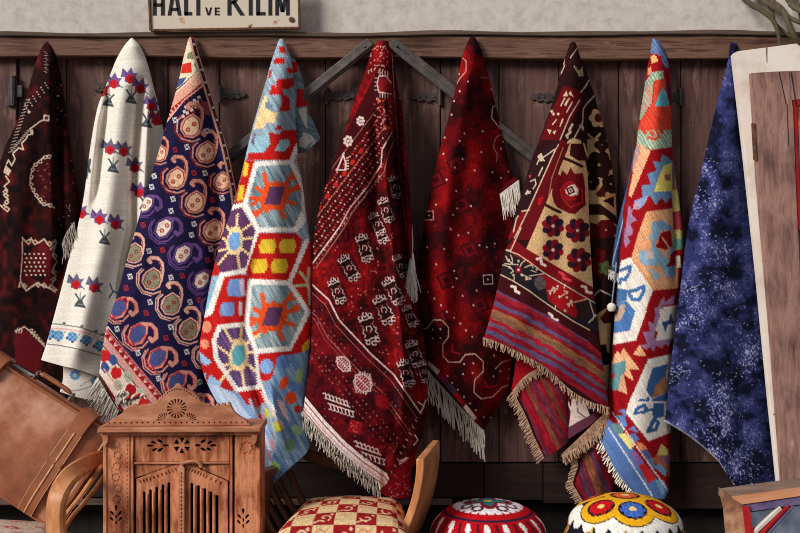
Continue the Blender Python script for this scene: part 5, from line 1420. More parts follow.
leaf(408, 465, 8, 5, -60, (140, 24, 34), True, True)
for (x, y, n_) in [(337, 401, 7), (368, 449, 6)]:
    for r_, s_ in ((0, -1), (5.5, 1)):
        p0 = (x - 12 - r_ * .6, y - 3 + r_); p1 = (x + 13 - r_ * .2, y + 6 + r_)
        if r_: p0 = (x - 9, y + 2.4); p1 = (x + 17, y + 11)
        c.line([p0, p1], 1.3, WT)
        for k in range(n_):
            u = (k + .5) / n_; a = (p0[0] + (p1[0] - p0[0]) * u, p0[1] + (p1[1] - p0[1]) * u)
            c.line([a, (a[0] + s_ * 1.5, a[1] + s_ * 5.5)], 1.2, WT); c.line([(a[0] + s_ * 1.5, a[1] + s_ * 5.5), (a[0] + s_ * 1.5 - 2.4, a[1] + s_ * 5.2)], 1.1, WT)
c.sq(355, 427, 9, (140, 18, 26), 60)
for k in range(12): c.ell(355 + RNG.uniform(-4, 4), 427 + RNG.uniform(-5, 5), .7, .7, (190, 80, 70))
c.line([(418, 402), (424, 406), (421, 412), (426, 400)], 1.4, WT); c.line([(415, 435), (418, 440), (414, 445)], 1.3, WT)
for k in range(10): c.line([(388 + k * 3, 478 - k * 6.5), (390 + k * 3, 480 - k * 6.5)], 1, (206, 170, 160))
# white woven hem with pink stripes
hem = [(296, 388), (305, 397), (325, 421), (345, 442), (365, 459), (387, 474), (391, 482)]
c.poly(hem + [(388, 500), (360, 478), (330, 450), (300, 420), (292, 400)], (222, 206, 200))
for o, col in ((3.2, (150, 70, 78)), (7, (196, 150, 152)), (9.5, (140, 80, 90))): c.line([(a - o * .5, b + o) for a, b in hem], 1.1, col)
c.poly([(392, 472), (387, 483), (381, 488), (380, 500), (416, 504), (430, 440)], (116, 14, 26))
for k in range(40): c.ell(RNG.uniform(386, 412), RNG.uniform(474, 498), .8, .8, [(180, 110, 104), (90, 70, 120), (190, 60, 50)][k % 3])
c.line(hem[:-1], 1.0, (216, 196, 190)); c.line([(a + 1, b - 2) for a, b in hem], 1.1, (60, 16, 24))
c.grain(.12)
lf = [(378.5, 41), (372, 50), (366, 68), (359, 88), (352, 108), (346, 128), (338, 150), (330, 174), (322, 198), (316, 224), (312.5, 250), (312, 300), (311, 340), (308, 372), (303, 412)]
rt = [(388, 41), (393, 58), (397.5, 85), (402, 110), (405, 140), (408, 170), (411, 208), (413, 240), (415, 275), (418.5, 310), (424, 340), (427, 370), (427.5, 400), (425, 425), (418, 448), (412, 470), (411, 497)]
f5 = [([(383, 80), (386, 130), (386, 180), (392, 240), (398, 300), (404, 360), (402, 430)], (5, 7), .08), ([(395, 80), (397, 160), (402, 230), (410, 300)], 4, -.075), ([(402, 80), (406, 170), (409, 230), (414, 300)], 4, .045),
      ([(377, 110), (376, 170), (374, 250)], 6, -.035), ([(360, 140), (345, 200), (335, 260), (340, 340)], 12, .025), ([(398, 440), (388, 480)], 7, .02), ([(413, 420), (400, 465)], 6, -.02)]
o5, hb5, g5 = patch('rug_field', c, lf, rt, PILE, t, bottom=[(303, 412), (320, 431), (335, 446), (360, 467), (378, 482), (383, 494), (398, 499), (411, 497)], dt=.085, db=.33, folds=f5, seed=7, pw=1.3, conemax=.07)
fringe('fringe', [(303, 411, -.315), (320, 430, -.33), (335, 445, -.335), (360, 467, -.335), (380, 481, -.33)], 110, (-1, 16), FR_W, t, rad=.0022, kink=.007)
# tassel on the right selvedge
mb = MB(); mb.tube([P(411, 222, -.16), P(412.5, 240, -.185), P(412, 256, -.20)], .0035, n=6); mb.tube([P(412, 253, -.20), P(412, 262, -.205)], [.006, .011], n=8); 
tz = mb.build('tassel', FR_W, t, smooth=True)
fringe('tassel_strands', [(409.5, 262, -.205), (412, 261, -.213), (414.5, 262, -.205)], 60, (-1, 35), FR_W, t, rad=.0021, jit=.38, kink=.004)

# ---------------------------------------------------------------- 6 dark red rug
t = hang('hanging_rug', 472, 38, -0.055, 'dark wine red rug dotted with white, its fringed corner above the red pouf')
c = Cv(410, 30, 525, 440, (92, 10, 16))
n = vnoise(c.X / 17 + 3, c.Y / 22) + .4 * vnoise(c.X / 5, c.Y / 6)
c.where(n > .25, (120, 11, 15)); c.where(n > .7, (142, 14, 17)); c.where(n < -.2, (64, 10, 15)); c.where(n < -.55, (42, 10, 14))
LNc, DT = (200, 160, 140), (206, 178, 168)
def diam(x, y, s_, col): c.sq(x, y, s_, col, 10)
for (x, y) in [(456, 165), (462, 205), (436, 180), (470, 250), (446, 280), (480, 305), (440, 320), (500, 345)]:
    c.sq(x, y, 11, (66, 12, 18), 20); c.sq(x, y, 8, (110, 14, 20), 20); c.sq(x, y, 4, (60, 12, 18), 20)
c.line(T(410, 320, [(20, 45), (90, 45), (125, 0), (170, 0), (205, 40), (205, 90), (175, 130), (175, 190), (205, 225), (265, 225), (295, 185), (345, 180), (390, 220), (390, 275), (345, 320), (340, 385), (380, 420), (440, 410), (490, 360), (525, 345)]), 1.1, (212, 172, 150))
c.line(T(410, 320, [(455, 260), (490, 225), (540, 210)]), 1.1, LNc)
c.line(T(410, 320, [(225, 130), (225, 170), (265, 180)]), 1.4, (170, 20, 40)); c.line(T(410, 320, [(400, 330), (410, 360), (460, 350)]), 1.4, (160, 20, 40))
c.line(T(410, 35, [(260, 135), (280, 123), (300, 140), (298, 195), (270, 225), (245, 265)]), 1.1, (190, 140, 120)); c.line(T(410, 35, [(375, 225), (430, 230)]), 1.0, (140, 96, 84))
c.line(T(410, 35, [(475, 368), (440, 385), (435, 440), (480, 500)]), 1.1, LNc)
c.line(T(410, 130, [(520, 15), (475, 28), (455, 45), (445, 90), (465, 130), (460, 170)]), 1.0, (160, 120, 104))
for (x, y, h) in [(429, 215.5, 4.6), (488, 279.5, 4.8)]:
    c.line([(x - h, y - h + .5), (x + h - .5, y - h), (x + h, y + h - .5), (x - h + .5, y + h)], .9, DT, True); c.poly([(x - 3, y - 3), (x + 3, y - 3), (x + 3, y + 3), (x - 3, y + 3)], (34, 12, 18)); c.ell(x, y, 1, 1, DT)
for (x, y, r) in [(a, b, 1.0) for a, b in T(410, 130, [(265, 58), (185, 40), (178, 128), (280, 155), (240, 200), (195, 265), (247, 325), (138, 398), (250, 418), (230, 452), (325, 405), (345, 215), (440, 225), (485, 100), (380, 118), (390, 8), (495, 62), (525, 222), (215, 525), (485, 255)])]:
    c.ell(x, y, r, r, DT)
for (x, y) in T(410, 35, [(385, 512), (310, 248), (265, 300), (235, 352), (222, 425), (260, 208), (290, 525), (488, 458), (435, 290)]) + T(410, 225, [(92, 118), (410, 118), (248, 285), (228, 330), (355, 350), (235, 245), (95, 358), (130, 392), (165, 428), (197, 462), (235, 495), (268, 525), (280, 378), (338, 428), (217, 25), (310, 42), (258, 55), (370, 108), (452, 100), (182, 128), (140, 210), (62, 325)]) + T(410, 320, [(20, 35), (122, 50), (162, 48), (122, 98), (162, 95), (265, 20), (298, 55), (332, 90), (288, 235), (337, 230), (282, 288), (334, 282), (482, 272), (528, 262), (528, 310), (225, 335), (255, 372), (288, 410), (320, 445), (350, 480), (393, 518), (430, 520), (445, 300), (200, 298), (448, 190)]):
    c.ell(x, y, .95, .95, DT)
for j in range(220):
    x, y = RNG.uniform(415, 520), RNG.uniform(60, 425); c.ell(x, y, .55, .55, [(150, 70, 66), (40, 12, 16)][j % 2])
# hem
c.poly([(420, 358), (426, 361), (478, 416), (484, 428), (478, 436), (415, 372)], (120, 18, 30))
for (q, col) in [([(429, 361), (440, 371), (437, 375), (427, 364)], (222, 196, 176)), ([(440, 372), (448, 380), (445, 384), (437, 376)], (130, 22, 70)), ([(448, 380), (457, 391), (453, 395), (444, 385)], (64, 50, 70)), ([(457, 392), (464, 401), (461, 405), (453, 396)], (150, 20, 26)), ([(466, 404), (477, 418), (473, 421), (463, 408)], (222, 196, 176))]: c.poly(q, col)
for (a, b) in [(505, 402), (502, 408), (499, 411), (506, 396)]: c.ell(a, b, 1.4, 1.6, (206, 180, 168))
c.grain(.13)
lf = [(469, 39), (464.5, 50), (461, 62), (456.5, 85), (452, 102), (448, 120), (443.5, 135), (437, 160), (430.5, 185), (426.5, 210), (422, 235), (418.5, 270), (417.5, 310), (420, 338), (424, 362)]
rt = [(476, 39), (482, 52), (487, 70), (492, 90), (497, 112), (501.5, 132), (506, 150), (510, 166), (514, 182), (518, 205), (520, 235), (518, 280), (513, 330), (511, 362), (508, 388), (498, 408), (484, 430)]
f6 = [([(468, 60), (458, 110), (447, 180), (440, 260), (445, 350)], (14, 12), .06), ([(482, 50), (490, 110), (500, 180), (505, 260)], (14, 14), -.05), ([(489, 90), (500, 140), (512, 200)], 5, .008), ([(475, 240), (478, 340), (480, 400)], 14, .012)]
patch('rug_field', c, lf, rt, PILE, t, bottom=[(424, 362), (440, 380), (458, 401), (474, 420), (484, 430)], dt=.095, db=.095, folds=f6, seed=8, conemax=.075)
fringe('fringe', [(424, 366, -.095), (440, 384, -.10), (458, 404, -.10), (474, 421, -.095), (483, 430, -.09)], 64, (3, 31), FR_W, t, rad=.0027, kink=.006, jit=.12, uneven=.12)
cf = Cv(490, 165, 530, 220, (86, 14, 26)); cf.grain(.1)
patch('folded_corner', cf, [(500, 190), (499.5, 195)], [(516, 176), (519, 181)], PILE, t, dt=.10, db=.105, cone=.05, conemax=.005, roll=.004, seed=9, dens=1.5)
fringe('corner_fringe', [(500, 194, -.112), (506, 189.5, -.114), (512, 185, -.114), (518.5, 180, -.112)], 40, (3.5, 25), FR_W, t, rad=.0022, kink=.004, jit=.06)
# ---------------------------------------------------------------- 7 Anatolian rug with striped end
t = hang('hanging_rug', 573, 44, -0.055, 'dark red rug with red flowers on a cream field and a striped end in folds')
c = Cv(478, 35, 625, 420, (44, 16, 18))
IV, BK, CRf, RDd, BR = (206, 180, 154), (34, 26, 34), (208, 168, 120), (112, 16, 24), (70, 14, 20)
def cp(x0, y0, pts, col): c.poly(T(x0, y0, pts), col)
A = (500, 40)
cp(*A, [(340, 240), (420, 265), (440, 330), (320, 533), (215, 533), (270, 390)], (96, 14, 19))
cp(*A, [(330, 190), (470, 180), (430, 270), (330, 240)], (40, 18, 18))
for q in ([(375, 95), (410, 45)], [(345, 85), (340, 130)], [(325, 180), (345, 135)], [(395, 140), (425, 190)], [(440, 145), (420, 175)], [(420, 190), (445, 190)]): c.line(T(*A, q), 1.2, (176, 156, 130))
cp(*A, [(395, 135), (415, 150), (420, 190), (448, 190), (440, 140), (425, 165)], (176, 150, 110))
for q in ([(335, 300), (355, 270), (362, 300)], [(365, 290), (375, 270), (395, 305)], [(270, 385), (285, 370), (278, 392)], [(250, 475), (275, 480), (265, 505)], [(280, 490), (300, 480), (290, 505)]): cp(*A, q, IV)
for q in ([(325, 350), (345, 310)], [(345, 345), (360, 320)], [(350, 350), (370, 310)], [(355, 385), (385, 330)], [(330, 440), (335, 420)], [(320, 460), (332, 425)], [(280, 450), (300, 425)]): c.line(T(*A, q), 1.3, IV)
for a, b in T(*A, [(285, 395), (310, 395), (275, 380)]): c.sq(a, b, 1.7, IV, 0)
c.line(T(*A, [(475, 220), (430, 280)]), 1.2, IV); c.line(T(*A, [(500, 290), (445, 365), (440, 440)]), 1.2, IV)
c.line(T(*A, [(440, 440), (390, 533)]), 1.4, IV); c.line(T(*A, [(425, 320), (370, 410), (320, 533)]), 1.3, IV)
c.line(T(*A, [(385, 450), (370, 480), (375, 490), (355, 510), (360, 520)]), 2.6, IV); c.line(T(*A, [(425, 455), (445, 480), (440, 455)]), 1.4, IV)
# left border, diagonal
cp(490, 140, [(440, 0), (430, 0), (350, 50), (130, 520), (110, 540), (60, 540), (230, 110), (330, 0)], (46, 22, 28))
cp(490, 140, [(160, 390), (210, 360), (130, 520), (90, 533)], (122, 18, 26))
cp(490, 140, [(370, 0), (440, 0), (215, 533), (130, 533), (350, 60)], (98, 16, 22))
c.line(T(490, 140, [(430, 0), (415, 15)]), 2, IV); c.line(T(490, 140, [(365, 25), (345, 60), (210, 360), (130, 525)]), 1.3, IV)
c.line(T(490, 140, [(390, 40), (330, 200), (310, 320)]), .9, (170, 120, 90))
for q in ([(270, 75), (260, 95)], [(255, 90), (290, 110)], [(265, 105), (345, 50)], [(250, 130), (270, 80)], [(280, 145), (260, 190)], [(265, 175), (280, 150)], [(215, 220), (240, 210), (245, 235), (230, 260)], [(190, 285), (215, 275)], [(200, 270), (195, 290)], [(170, 380), (210, 372)], [(125, 490), (140, 420), (150, 405)]): c.line(T(490, 140, q), 1.3, IV)
cp(490, 140, [(255, 80), (275, 70), (290, 110), (265, 115)], IV); cp(490, 140, [(185, 290), (200, 265), (218, 285)], IV); cp(490, 140, [(205, 190), (220, 185), (215, 205)], (206, 60, 60)); cp(490, 140, [(255, 310), (285, 300), (275, 340), (255, 350)], (170, 24, 30))
# cream field
c.poly([(572, 138), (581, 140), (588, 175), (590, 240), (594, 290), (526, 249), (549, 196)], CRf)
cp(490, 140, [(430, 20), (520, 20), (535, 110), (470, 110), (425, 80)], (60, 16, 20)); c.line(T(490, 140, [(510, 60), (500, 20), (520, 90)]), 1.6, CRf)
c.line(T(490, 140, [(388, 95), (440, 115), (490, 140)]), 3, (52, 24, 24)); c.line(T(490, 140, [(295, 345), (340, 370), (375, 385)]), 3, (52, 24, 24))
def petals(x, y, n_, r, col, col2=None, w=.42, a0=0):
    for k in range(n_):
        a = a0 + 2 * math.pi * k / n_
        c.ell(x + r * .6 * math.cos(a), y + r * .6 * math.sin(a), r * .5, r * w * .62, col2 if (col2 and k % 2) else col, math.degrees(a))
c.poly(T(490, 140, [(330, 290), (335, 230), (355, 175), (375, 190), (385, 160), (410, 185), (430, 145), (450, 180), (495, 175), (505, 230), (510, 350), (480, 370), (455, 395), (420, 390), (390, 375), (360, 360), (340, 330)]), RDd); c.line(T(490, 140, [(375, 265), (430, 225), (490, 265), (495, 330), (430, 360), (385, 310)]), 1.2, (190, 40, 44), True)
c.ell(570, 191, 9, 10, (160, 24, 30))
cp(490, 140, [(420, 245), (450, 235), (470, 260), (470, 290), (430, 300), (405, 285), (400, 265)], (232, 214, 200)); c.sq(570.5, 190.5, 5, (90, 18, 24), 20); c.sq(570.5, 190.5, 2.6, (226, 206, 196), 20); c.sq(570.5, 190.5, 1.4, (90, 18, 24), 20)
NV = (46, 24, 42)
for (x, y, r) in [(553, 226, 10.5), (577.5, 230.5, 11.5), (553, 250, 10), (579, 260, 11.5), (555, 230, 0)]:
    if r:
        petals(x, y, 8, r, (128, 20, 30), NV, .62, .3); c.ell(x, y, r * .33, r * .33, (120, 24, 34)); c.ell(x, y, 1.6, 1.6, (226, 200, 190))
# lower guard bands
c.poly([(514, 238), (525, 248), (594, 288), (598, 302), (545, 273), (505, 251)], (118, 18, 24))
c.poly([(505, 250), (544, 273), (588, 299), (597, 303), (600, 332), (586, 328), (541, 299), (499, 274)], (36, 30, 38))
c.poly([(541, 273), (566, 287), (588, 299), (575, 318), (560, 310), (548, 300), (546, 290)], (150, 20, 26))
c.poly([(499, 274), (541, 300), (587, 329), (600, 340), (600, 352), (495, 291)], (62, 16, 22))
for q in ([(160, 105), (230, 130), (290, 170), (370, 230), (480, 295), (600, 365), (640, 390)], [(130, 235), (200, 270), (290, 325), (350, 370), (430, 425), (530, 490), (610, 533)]): c.line(T(475, 230, q), 1.2, IV)
c.line(T(475, 230, [(160, 105), (190, 110), (245, -10)]), 1.3, IV)
cp(475, 230, [(315, 265), (350, 240), (380, 280), (375, 310), (340, 322), (318, 300)], (96, 84, 88)); c.line(T(475, 230, [(320, 270), (375, 310)]), .7, (60, 50, 56)); c.line(T(475, 230, [(370, 255), (330, 315)]), .7, (60, 50, 56))
cp(475, 230, [(530, 390), (600, 375), (610, 450), (560, 480)], (50, 30, 28))
for q in ([(165, 140), (175, 165), (200, 175), (185, 185)], [(145, 185), (190, 200), (205, 220), (190, 230)], [(200, 165), (195, 145), (190, 135)], [(160, 180), (230, 185)], [(240, 195), (250, 175), (270, 160)], [(245, 235), (300, 260), (270, 265)], [(265, 200), (300, 185), (310, 200)], [(290, 245), (370, 232)], [(300, 215), (325, 225)], [(210, 250), (205, 275)],
          [(390, 325), (430, 320), (420, 335)], [(400, 345), (415, 305), (440, 315)], [(480, 290), (475, 310)], [(490, 395), (520, 385)], [(500, 410), (510, 375), (520, 405)], [(530, 385), (605, 365)], [(610, 375), (635, 460), (625, 480)], [(605, 495), (640, 460)], [(425, 425), (430, 405)], [(450, 360), (480, 340)], [(495, 330), (475, 325)]): c.line(T(475, 230, q), 1.1, IV)
for a, b in T(475, 230, [(180, 160), (185, 200), (232, 165), (250, 240), (275, 255), (205, 240), (330, 210), (400, 335), (420, 310), (500, 400), (515, 380), (450, 355), (490, 335), (440, 300), (490, 360), (480, 430), (640, 455)]): c.sq(a, b, 1.6, IV, RNG.uniform(0, 90))
for a, b in T(475, 230, [(232, 212)]): c.sq(a, b, 4.5, (120, 20, 26), 45); c.sq(a, b, 1.6, (230, 190, 180), 45)
for q in ([(330, 155), (350, 150), (355, 180), (375, 190)], [(450, 225), (475, 240), (470, 255), (510, 270)], [(570, 300), (590, 305), (595, 330), (620, 335)], [(195, 300), (215, 305), (215, 325), (235, 335)], [(395, 445), (410, 455), (410, 475), (440, 480)]): c.line(T(475, 230, q), 2.8, (232, 206, 196) if q[0][0] != 450 else (206, 60, 70))
# striped end
q_ = c.Y - (338 + (c.X - 485) * .40 + (c.X - 485) ** 2 * .00135)      # distance to the hem
top = c.inside([(495, 289), (545, 314), (587, 340), (601, 353), (612, 412), (478, 345)], (slice(None), slice(None)))
st = [(136, 22, 40), (86, 72, 106), (136, 22, 40), (96, 76, 100), (150, 28, 42), (128, 88, 66), (140, 92, 62), (136, 26, 38), (92, 74, 108), (120, 22, 40), (150, 30, 44), (98, 62, 92), (128, 20, 36)]
w_ = (-q_ + 1.6 * vnoise(c.X / 9, c.Y / 4)) / 4.6
ix = np.clip(np.floor(w_), 0, 40).astype(int) % len(st)
sa_ = np.array(st, float)[ix] * (1 + .16 * vnoise(c.X / 5, (c.Y - c.X * .5) / 1.6))[..., None]
m = top & (q_ < 3); c.a[m] = sa_[m]
c.grain(.09)
lf = [(570, 44), (566, 55), (561.5, 70), (557.5, 86), (553, 101), (548, 116), (543, 130), (537, 146), (531.5, 160), (525.5, 180), (519.5, 200), (514, 220), (508, 240), (503, 262), (498, 285), (491.5, 312), (484, 338)]
rt = [(576, 44), (581, 60), (584, 80), (586, 105), (587, 140), (588, 180), (589.5, 228), (593, 286), (597, 314), (600, 342), (604, 372), (609, 408)]
f7 = [([(572, 60), (560, 130), (548, 200), (536, 270), (520, 350)], 14, .02), ([(580, 80), (578, 140), (575, 220), (572, 300), (570, 390)], 10, .014), ([(540, 250), (530, 340), (528, 360)], 12, -.014), ([(565, 270), (558, 340), (556, 390)], 9, .012)]
hem7 = [(484, 338), (500, 344.5), (527.5, 357.5), (542.5, 366), (556, 375), (570.6, 391), (590, 401), (609, 408)]
hem7 = [(484, 338), (503, 344), (527, 356), (543, 365.5), (557, 377), (571, 390), (590, 401), (609, 408)]
patch('rug_field', c, lf, rt, PILE, t, bottom=hem7, dt=.14, db=.175, folds=f7, seed=10, conemax=.03, cone=.3, roll=.012)
fringe('fringe', [(a, b - .5, -.18) for a, b in hem7], 110, (-1, 7.5), FR_T, t, rad=.0024, kink=.002, jit=.5)
# the layer folded behind, brown flowers on cream
c = Cv(570, 35, 625, 415, CRf)
DB = (44, 24, 20)
c.poly([(570, 35), (600, 35), (612, 140), (598, 139), (588, 139), (570, 140)], (40, 20, 18))
c.line([(589, 80), (583, 91)], 1.2, IV); c.line([(595, 95), (584, 107), (582, 122)], 1.2, IV)
petals(598.5, 118, 6, 9, CRf, None, .7); c.ell(598.5, 118, 4, 4.5, (96, 18, 20)); c.line([(588, 134), (594, 140), (600, 134)], 2, CRf)
petals(599, 165, 6, 13, DB, None, .8); c.ell(599, 165, 5, 5, DB); c.ell(599, 165, 1.5, 1.5, (180, 150, 120))
petals(602, 145, 4, 7, DB, None, .9); petals(611, 184, 5, 9, DB, None, .9); c.poly([(596, 194), (602, 186), (606, 192), (605, 197), (598, 197)], (84, 20, 22)); petals(591, 182, 5, 8, DB, None, .9); c.poly([(602, 201), (614, 196), (614, 208), (608, 203)], DB)
c.poly([(586, 204), (600, 204), (616, 216), (618, 226), (604, 215), (586, 215)], (48, 24, 22)); c.poly([(590, 222), (602, 226), (608, 240), (590, 242)], (84, 18, 22)); petals(606, 230, 6, 10, (96, 20, 24), None, .9)
c.poly([(586, 240), (620, 236), (620, 300), (586, 320)], (44, 20, 20)); c.poly([(596, 246), (606, 252), (600, 278), (592, 270)], (104, 18, 22)); c.line([(590, 300), (600, 290), (612, 296)], 1.8, IV); petals(605, 268, 5, 7, (90, 100, 60), None, .6)
c.poly([(586, 318), (612, 312), (612, 400), (586, 400)], CRf); c.poly([(600, 345), (606, 344), (607, 352), (611, 354), (610, 364), (600, 366)], (28, 24, 28)); c.poly([(600, 318), (616, 300), (616, 322), (604, 324)], (90, 18, 24))
c.grain(.08)
lf = [(572, 46), (576, 70), (579, 110), (581, 160), (583, 230), (588, 300), (592, 350), (600, 398)]
rt = [(576.5, 45), (583, 60), (588, 76), (593, 91), (598, 108), (603.5, 126), (609, 150), (613, 175), (616, 200), (617, 240), (615, 290), (611, 330), (609, 375), (606, 404)]
patch('folded_layer', c, lf, rt, PILE, t, dt=.062, db=.085, cone=.25, conemax=.02, folds=[([(596, 110), (604, 180), (606, 260), (603, 330)], 7, .016)], seed=11)
# striped pieces hanging below
def stripes(cv, ang, st, per=5, amp=1.5):
    ca, sa = math.cos(math.radians(ang)), math.sin(math.radians(ang))
    v = -cv.X * sa + cv.Y * ca; u = cv.X * ca + cv.Y * sa
    ix = np.floor((v + amp * vnoise(u / 9, v / 4)) / per).astype(int) % len(st)
    cv.a[:] = np.array(st, float)[ix] * (1 + .22 * vnoise(u / 6, v / 1.6))[..., None]; cv.grain(.09)
cs = Cv(500, 355, 590, 470, (120, 24, 40)); stripes(cs, 62, [(140, 20, 36), (96, 40, 60), (140, 26, 38), (110, 66, 52), (150, 26, 36), (104, 46, 66), (126, 30, 44), (120, 70, 54), (146, 22, 36)], 4.4)
cs.poly([(512, 372), (520, 361), (540, 366), (516, 388)], (150, 16, 28))
patch('striped_layer', cs, [(513, 393), (524, 412), (534, 436), (545, 457)], [(539, 366), (556, 378), (566, 390), (569, 442)], FLAT, t, bottom=[(545, 457), (557, 451), (569, 442)], dt=.10, db=.105, cone=.1, conemax=.02, roll=.006, seed=12, dens=1.3)
fringe('fringe', [(513, 392, -.108), (524, 412, -.112), (534, 436, -.112), (544, 458, -.108)], 70, (-6.5, 6), FR_T, t, rad=.0024, kink=.002, jit=.4)
fringe('fringe', [(513, 390, -.112), (522, 379, -.116), (531, 372, -.116), (541, 367, -.112)], 50, (3, 7), FR_T, t, rad=.0024, kink=.002, jit=.5)
cr = Cv(505, 350, 550, 400, (150, 18, 30)); cr.grain(.1)
patch('folded_corner', cr, [(516, 358), (514, 374), (511, 392)], [(530, 360), (536, 366), (541, 369)], PILE, t, bottom=[(511, 392), (524, 378), (541, 369)], dt=.088, db=.092, cone=.05, conemax=.008, roll=.004, seed=13, dens=1.5)
ck = Cv(560, 385, 615, 445, (78, 20, 30)); ck.poly([(566, 425), (590, 412), (600, 420), (566, 440)], (96, 50, 70)); ck.poly([(572, 398), (588, 402), (592, 414), (569, 427)], (214, 190, 184)); ck.line([(576, 396), (578, 412), (586, 418)], 1.4, (110, 90, 100)); ck.line([(566, 398), (572, 412), (582, 402)], 2, (206, 186, 180)); ck.poly([(586, 404), (596, 410), (590, 416)], (30, 24, 34)); ck.grain(.08)
patch('folded_layer', ck, [(566, 388), (568, 410), (568, 440)], [(606, 404), (603, 412), (598, 420)], PILE, t, dt=.095, db=.10, cone=.05, conemax=.01, roll=.004, seed=14, dens=1.5)
cs2 = Cv(555, 405, 625, 510, (110, 26, 40)); stripes(cs2, 68, [(130, 20, 34), (84, 52, 78), (112, 60, 46), (124, 76, 48), (96, 32, 50), (70, 48, 76), (120, 24, 38)], 4.6)
lf = [(572, 452), (578, 464), (572, 482), (577, 492), (584, 500)]; rt = [(608, 418), (612, 440), (615, 465), (612, 500)]
patch('striped_layer', cs2, lf, rt, FLAT, t, dt=.085, db=.09, cone=.1, conemax=.02, roll=.006, folds=[([(594, 430), (600, 500)], 6, .012)], seed=15, dens=1.3)
fringe('fringe', [(a, b, -.095) for a, b in [(574, 456), (578, 465), (573, 482), (577, 491), (583, 501)]], 56, (-6.5, 3.5), FR_T, t, rad=.0024, kink=.002, jit=.5)
ct = Cv(555, 405, 620, 475, (156, 122, 98)); ct.streak(50, .2, 3, 1); ct.grain(.1)
patch('tan_edging', ct, [(561, 455), (566, 466)], [(609, 409), (611, 417)], FLAT, t, dt=.105, db=.108, cone=.2, conemax=.006, roll=.004, seed=16, dens=1.8)
fringe('fringe', [(562, 456, -.115), (578, 446, -.118), (596, 433, -.118), (610, 411, -.115)], 76, (2.5, 8), FR_T, t, rad=.0026, kink=.003, jit=.6)

# ---------------------------------------------------------------- 8 orange and blue kilim
t = hang('hanging_kilim', 655, 40, -0.055, 'kilim of stepped orange, red, white and blue medallions, beside the plain blue rug', 'kilim')
RE, OR, SB, LI, CRs, TE, WH = (152, 18, 26), (222, 150, 112), (104, 138, 174), (164, 122, 160), (230, 176, 128), (128, 164, 154), (234, 224, 214)
c = Cv(592, 30, 700, 505, RE)
A = (590, 30)
def striped(pts, cols, ang=58, per=2.6, seed=0):
    sl = c._win(pts, 1); m = c.inside(pts, sl)
    ca, sa = math.cos(math.radians(ang)), math.sin(math.radians(ang))
    v = -c.X[sl] * sa + c.Y[sl] * ca; u = c.X[sl] * ca + c.Y[sl] * sa
    f = .5 + .5 * np.sin(2 * np.pi * (v + .5 * vnoise(u / 8 + seed, v / 3)) / per); f = np.clip(f + .3 * vnoise(u / 5, v / 1.2 + seed), 0, 1)[..., None]
    col = np.array(cols[0]) * (1 - f) + np.array(cols[1]) * f
    c.a[sl][m] = col[m]
def cp(x0, y0, pts, col): c.poly(T(x0, y0, pts), col)
striped(T(*A, [(300, 30), (450, 30), (450, 200), (395, 200), (380, 140), (330, 125), (300, 120)]), [(84, 106, 160), (120, 140, 184)], 58, 3)
cp(*A, [(330, 125), (360, 130), (385, 165), (400, 200), (350, 225), (310, 230), (310, 200)], (150, 20, 26)); cp(*A, [(322, 140), (345, 128), (365, 165), (330, 180)], (232, 180, 110)); cp(*A, [(310, 205), (325, 195), (330, 225), (305, 245)], (226, 150, 110))
striped(T(*A, [(330, 225), (390, 215), (395, 265), (340, 270), (330, 380), (270, 480), (250, 470), (290, 280)]), [(98, 140, 132), (196, 196, 160)], 58, 3)
striped(T(*A, [(345, 268), (405, 258), (440, 400), (440, 533), (250, 533), (275, 470), (335, 385)]), [(226, 84, 58), (214, 60, 44)], 58, 2.6)
striped(T(*A, [(300, 300), (335, 285), (330, 390), (290, 440), (270, 440)]), [(226, 120, 90), (150, 186, 176)], 58, 3)
cp(*A, [(388, 308), (405, 330), (425, 405), (345, 408), (365, 350)], (98, 184, 196)); cp(*A, [(405, 265), (440, 300), (440, 420), (425, 400), (405, 320)], (96, 40, 56))
striped(T(590, 130, [(250, 0), (440, 0), (440, 90), (330, 105), (270, 80), (250, 120)]), [(116, 158, 150), (206, 206, 170)], 58, 3)
c.line(T(590, 130, [(310, 40), (345, 50), (370, 35), (345, -10), (310, 0)]), 2.6, (220, 72, 50))
for (x, y) in T(590, 130, [(330, 20), (380, 5), (300, -30), (290, 10)]): c.ell(x, y, 3, 2, (222, 76, 54), 50)
striped(T(590, 130, [(265, 75), (325, 110), (220, 362), (205, 345), (235, 200)]), [(236, 160, 120), (244, 196, 150)], 58, 3.2); striped(T(590, 130, [(245, 80), (270, 80), (265, 130), (225, 230), (230, 150)]), [(160, 150, 176), (220, 150, 120)], 58, 3)
cp(590, 130, [(325, 105), (440, 92), (440, 420), (300, 435), (260, 533), (195, 533), (200, 390), (255, 360), (270, 270)], RE)
cp(590, 130, [(385, 125), (440, 165), (440, 390), (430, 355), (405, 392), (380, 360), (350, 402), (320, 350), (280, 375), (275, 295), (325, 290), (305, 235), (355, 215), (335, 165), (375, 170)], SB)
cp(590, 130, [(390, 190), (435, 175), (440, 325), (340, 330)], (232, 212, 110)); cp(590, 130, [(395, 240), (430, 235), (430, 270), (400, 270)], (160, 96, 80))
cp(590, 130, [(205, 400), (230, 430), (220, 450), (250, 480), (215, 500), (230, 533), (190, 533)], LI); cp(590, 130, [(228, 405), (240, 375), (310, 350), (295, 390), (265, 420)], (150, 160, 200)); striped(T(590, 130, [(228, 420), (235, 395), (265, 380), (260, 425)]), [LI, (210, 180, 190)], 58, 2)
striped(T(590, 130, [(300, 435), (440, 418), (445, 533), (265, 533)]), [(222, 146, 104), (240, 190, 140)], 58, 2.8)
cp(590, 130, [(330, 490), (390, 480), (440, 520), (440, 540), (325, 540)], (128, 164, 194))
